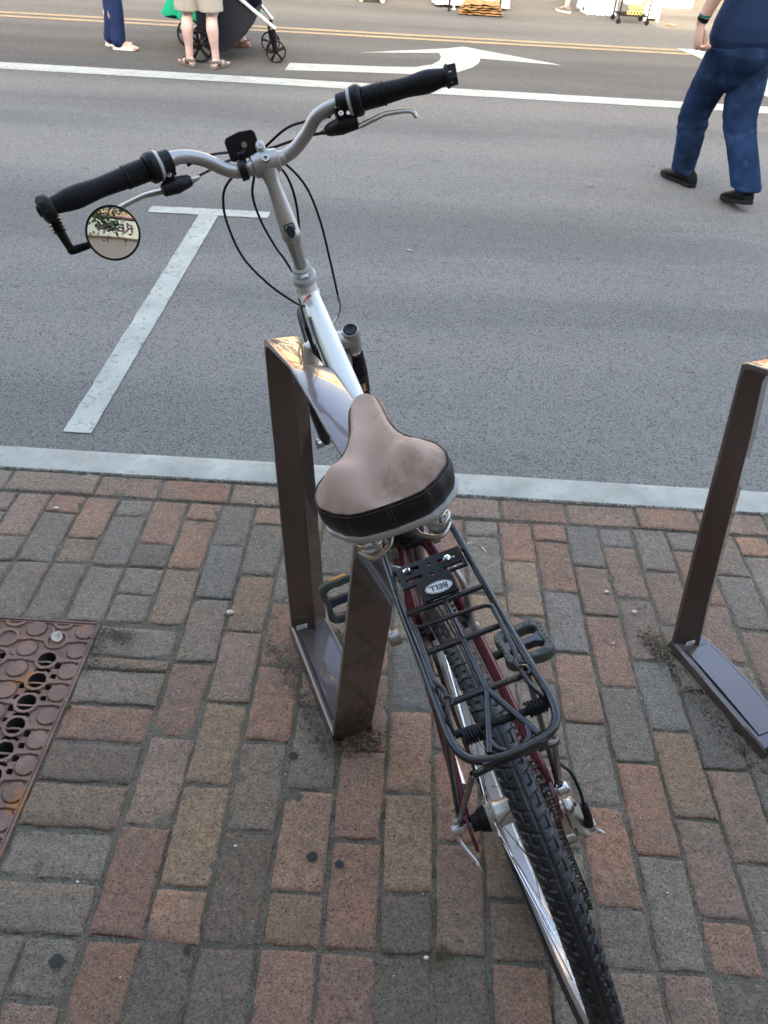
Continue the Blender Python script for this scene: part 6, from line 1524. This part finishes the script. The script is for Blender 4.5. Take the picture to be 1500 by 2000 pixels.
for i, (x, y, r, lb) in enumerate([(-.015+(-.085), .694, .0105, 'round black gum spot on an orange brick'), (-.0175-.03, .682, .0085, 'smaller black gum spot on a red brick'), (-.165, .908+.0, .009, 'gum spot on the red brick left of the occupied hoop'), (-.515, .487, .012, 'large black gum spot on a grey brick at the lower left'), (-.298, .517, .007, 'gum spot at the corner of a red brick, lower left')]):
    k = MB(); n = 30; vs = []
    for z, s_ in ((0, 1.0), (.0005, .94), (.0007, .6)):
        for j in range(n): a = 2*math.pi*j/n; rr = r*s_*(1+.16*noise.noise(Vector((math.cos(a)*1.6, math.sin(a)*1.6, i*5)))); vs.append((rr*math.cos(a), rr*math.sin(a)*.9, z))
    k.add(vs, [(q*n+j, q*n+(j+1) % n, (q+1)*n+(j+1) % n, (q+1)*n+j) for q in range(2) for j in range(n)]+[tuple(2*n+j for j in range(n))]); o = k.build('gum_spot', 'gum'); o.location = (x, y, .0022); tag(o, lb, 'gum spot')
def leaf_piece(x, y, z, m, name, label, s_, rz, curl=.35):
    k = MB(); vs = []; nx, ny = 12, 6
    for i in range(nx+1):
        for j in range(ny+1):
            u, v = i/nx, j/ny*2-1; w_ = math.sin(math.pi*min(1, u*1.02))**.7*.36; vs.append(((u-.5)*s_, v*w_*s_, s_*(curl*(v*v)*w_+.08*math.sin(u*7)+.05*math.sin(v*5+u*9))))
    k.add(vs, [(i*(ny+1)+j, i*(ny+1)+j+1, (i+1)*(ny+1)+j+1, (i+1)*(ny+1)+j) for i in range(nx) for j in range(ny)]); k.tube([(-.5*s_, 0, 0), (-.72*s_, .05*s_, .03*s_), (-.95*s_, .16*s_, .02*s_)], [.0010, .0009, .0006], n=5, smooth=3)
    o = k.build(name, m, ang=80); sm_ = o.modifiers.new('t', 'SOLIDIFY'); sm_.thickness = .0004; o.location = (x, y, z); o.rotation_euler = (0, 0, rz); tag(o, label, 'leaf')
leaf_piece(-.770, 1.185, .004, 'dryleaf', 'dry_leaf', 'curled pale dry leaf with a long stem on the iron grate', .036, R(-50))
leaf_piece(-.862, .985, .002, 'leaf', 'green_leaf', 'small green leaf lying on the iron grate', .028, R(20))
leaf_piece(.042, 4.05, ROAD+.003, 'dryleaf', 'dry_leaf', 'thin pale straw-like leaf lying on the asphalt', .030, R(8))
k = MB(); rn = random.Random(9)
for i in range(70):
    a = rn.uniform(0, 6.28); q = Vector((rn.gauss(0, .008), rn.gauss(0, .014), .002)); k.tube([q, q+Vector((math.cos(a)*.006, math.sin(a)*.006, rn.uniform(.002, .008)))], [.0009, .0004], n=4)
o = k.build('moss_tuft', 'moss', flat=True); o.location = (.145, .53, 0); tag(o, 'yellow-green moss tuft in a joint left of the rear wheel', 'moss')
k = MB()
for i in range(16): a = i*.9; k.tube([(0, 0, .002), (math.cos(a)*.007, math.sin(a)*.006, .005+.003*math.sin(i))], [.0012, .0018], n=4)
o = k.build('weed_sprout', 'moss', flat=True); o.location = (-.673, .99, .001); tag(o, 'tiny pale green weed sprout at the edge of the grate', 'weed')
k = MB()
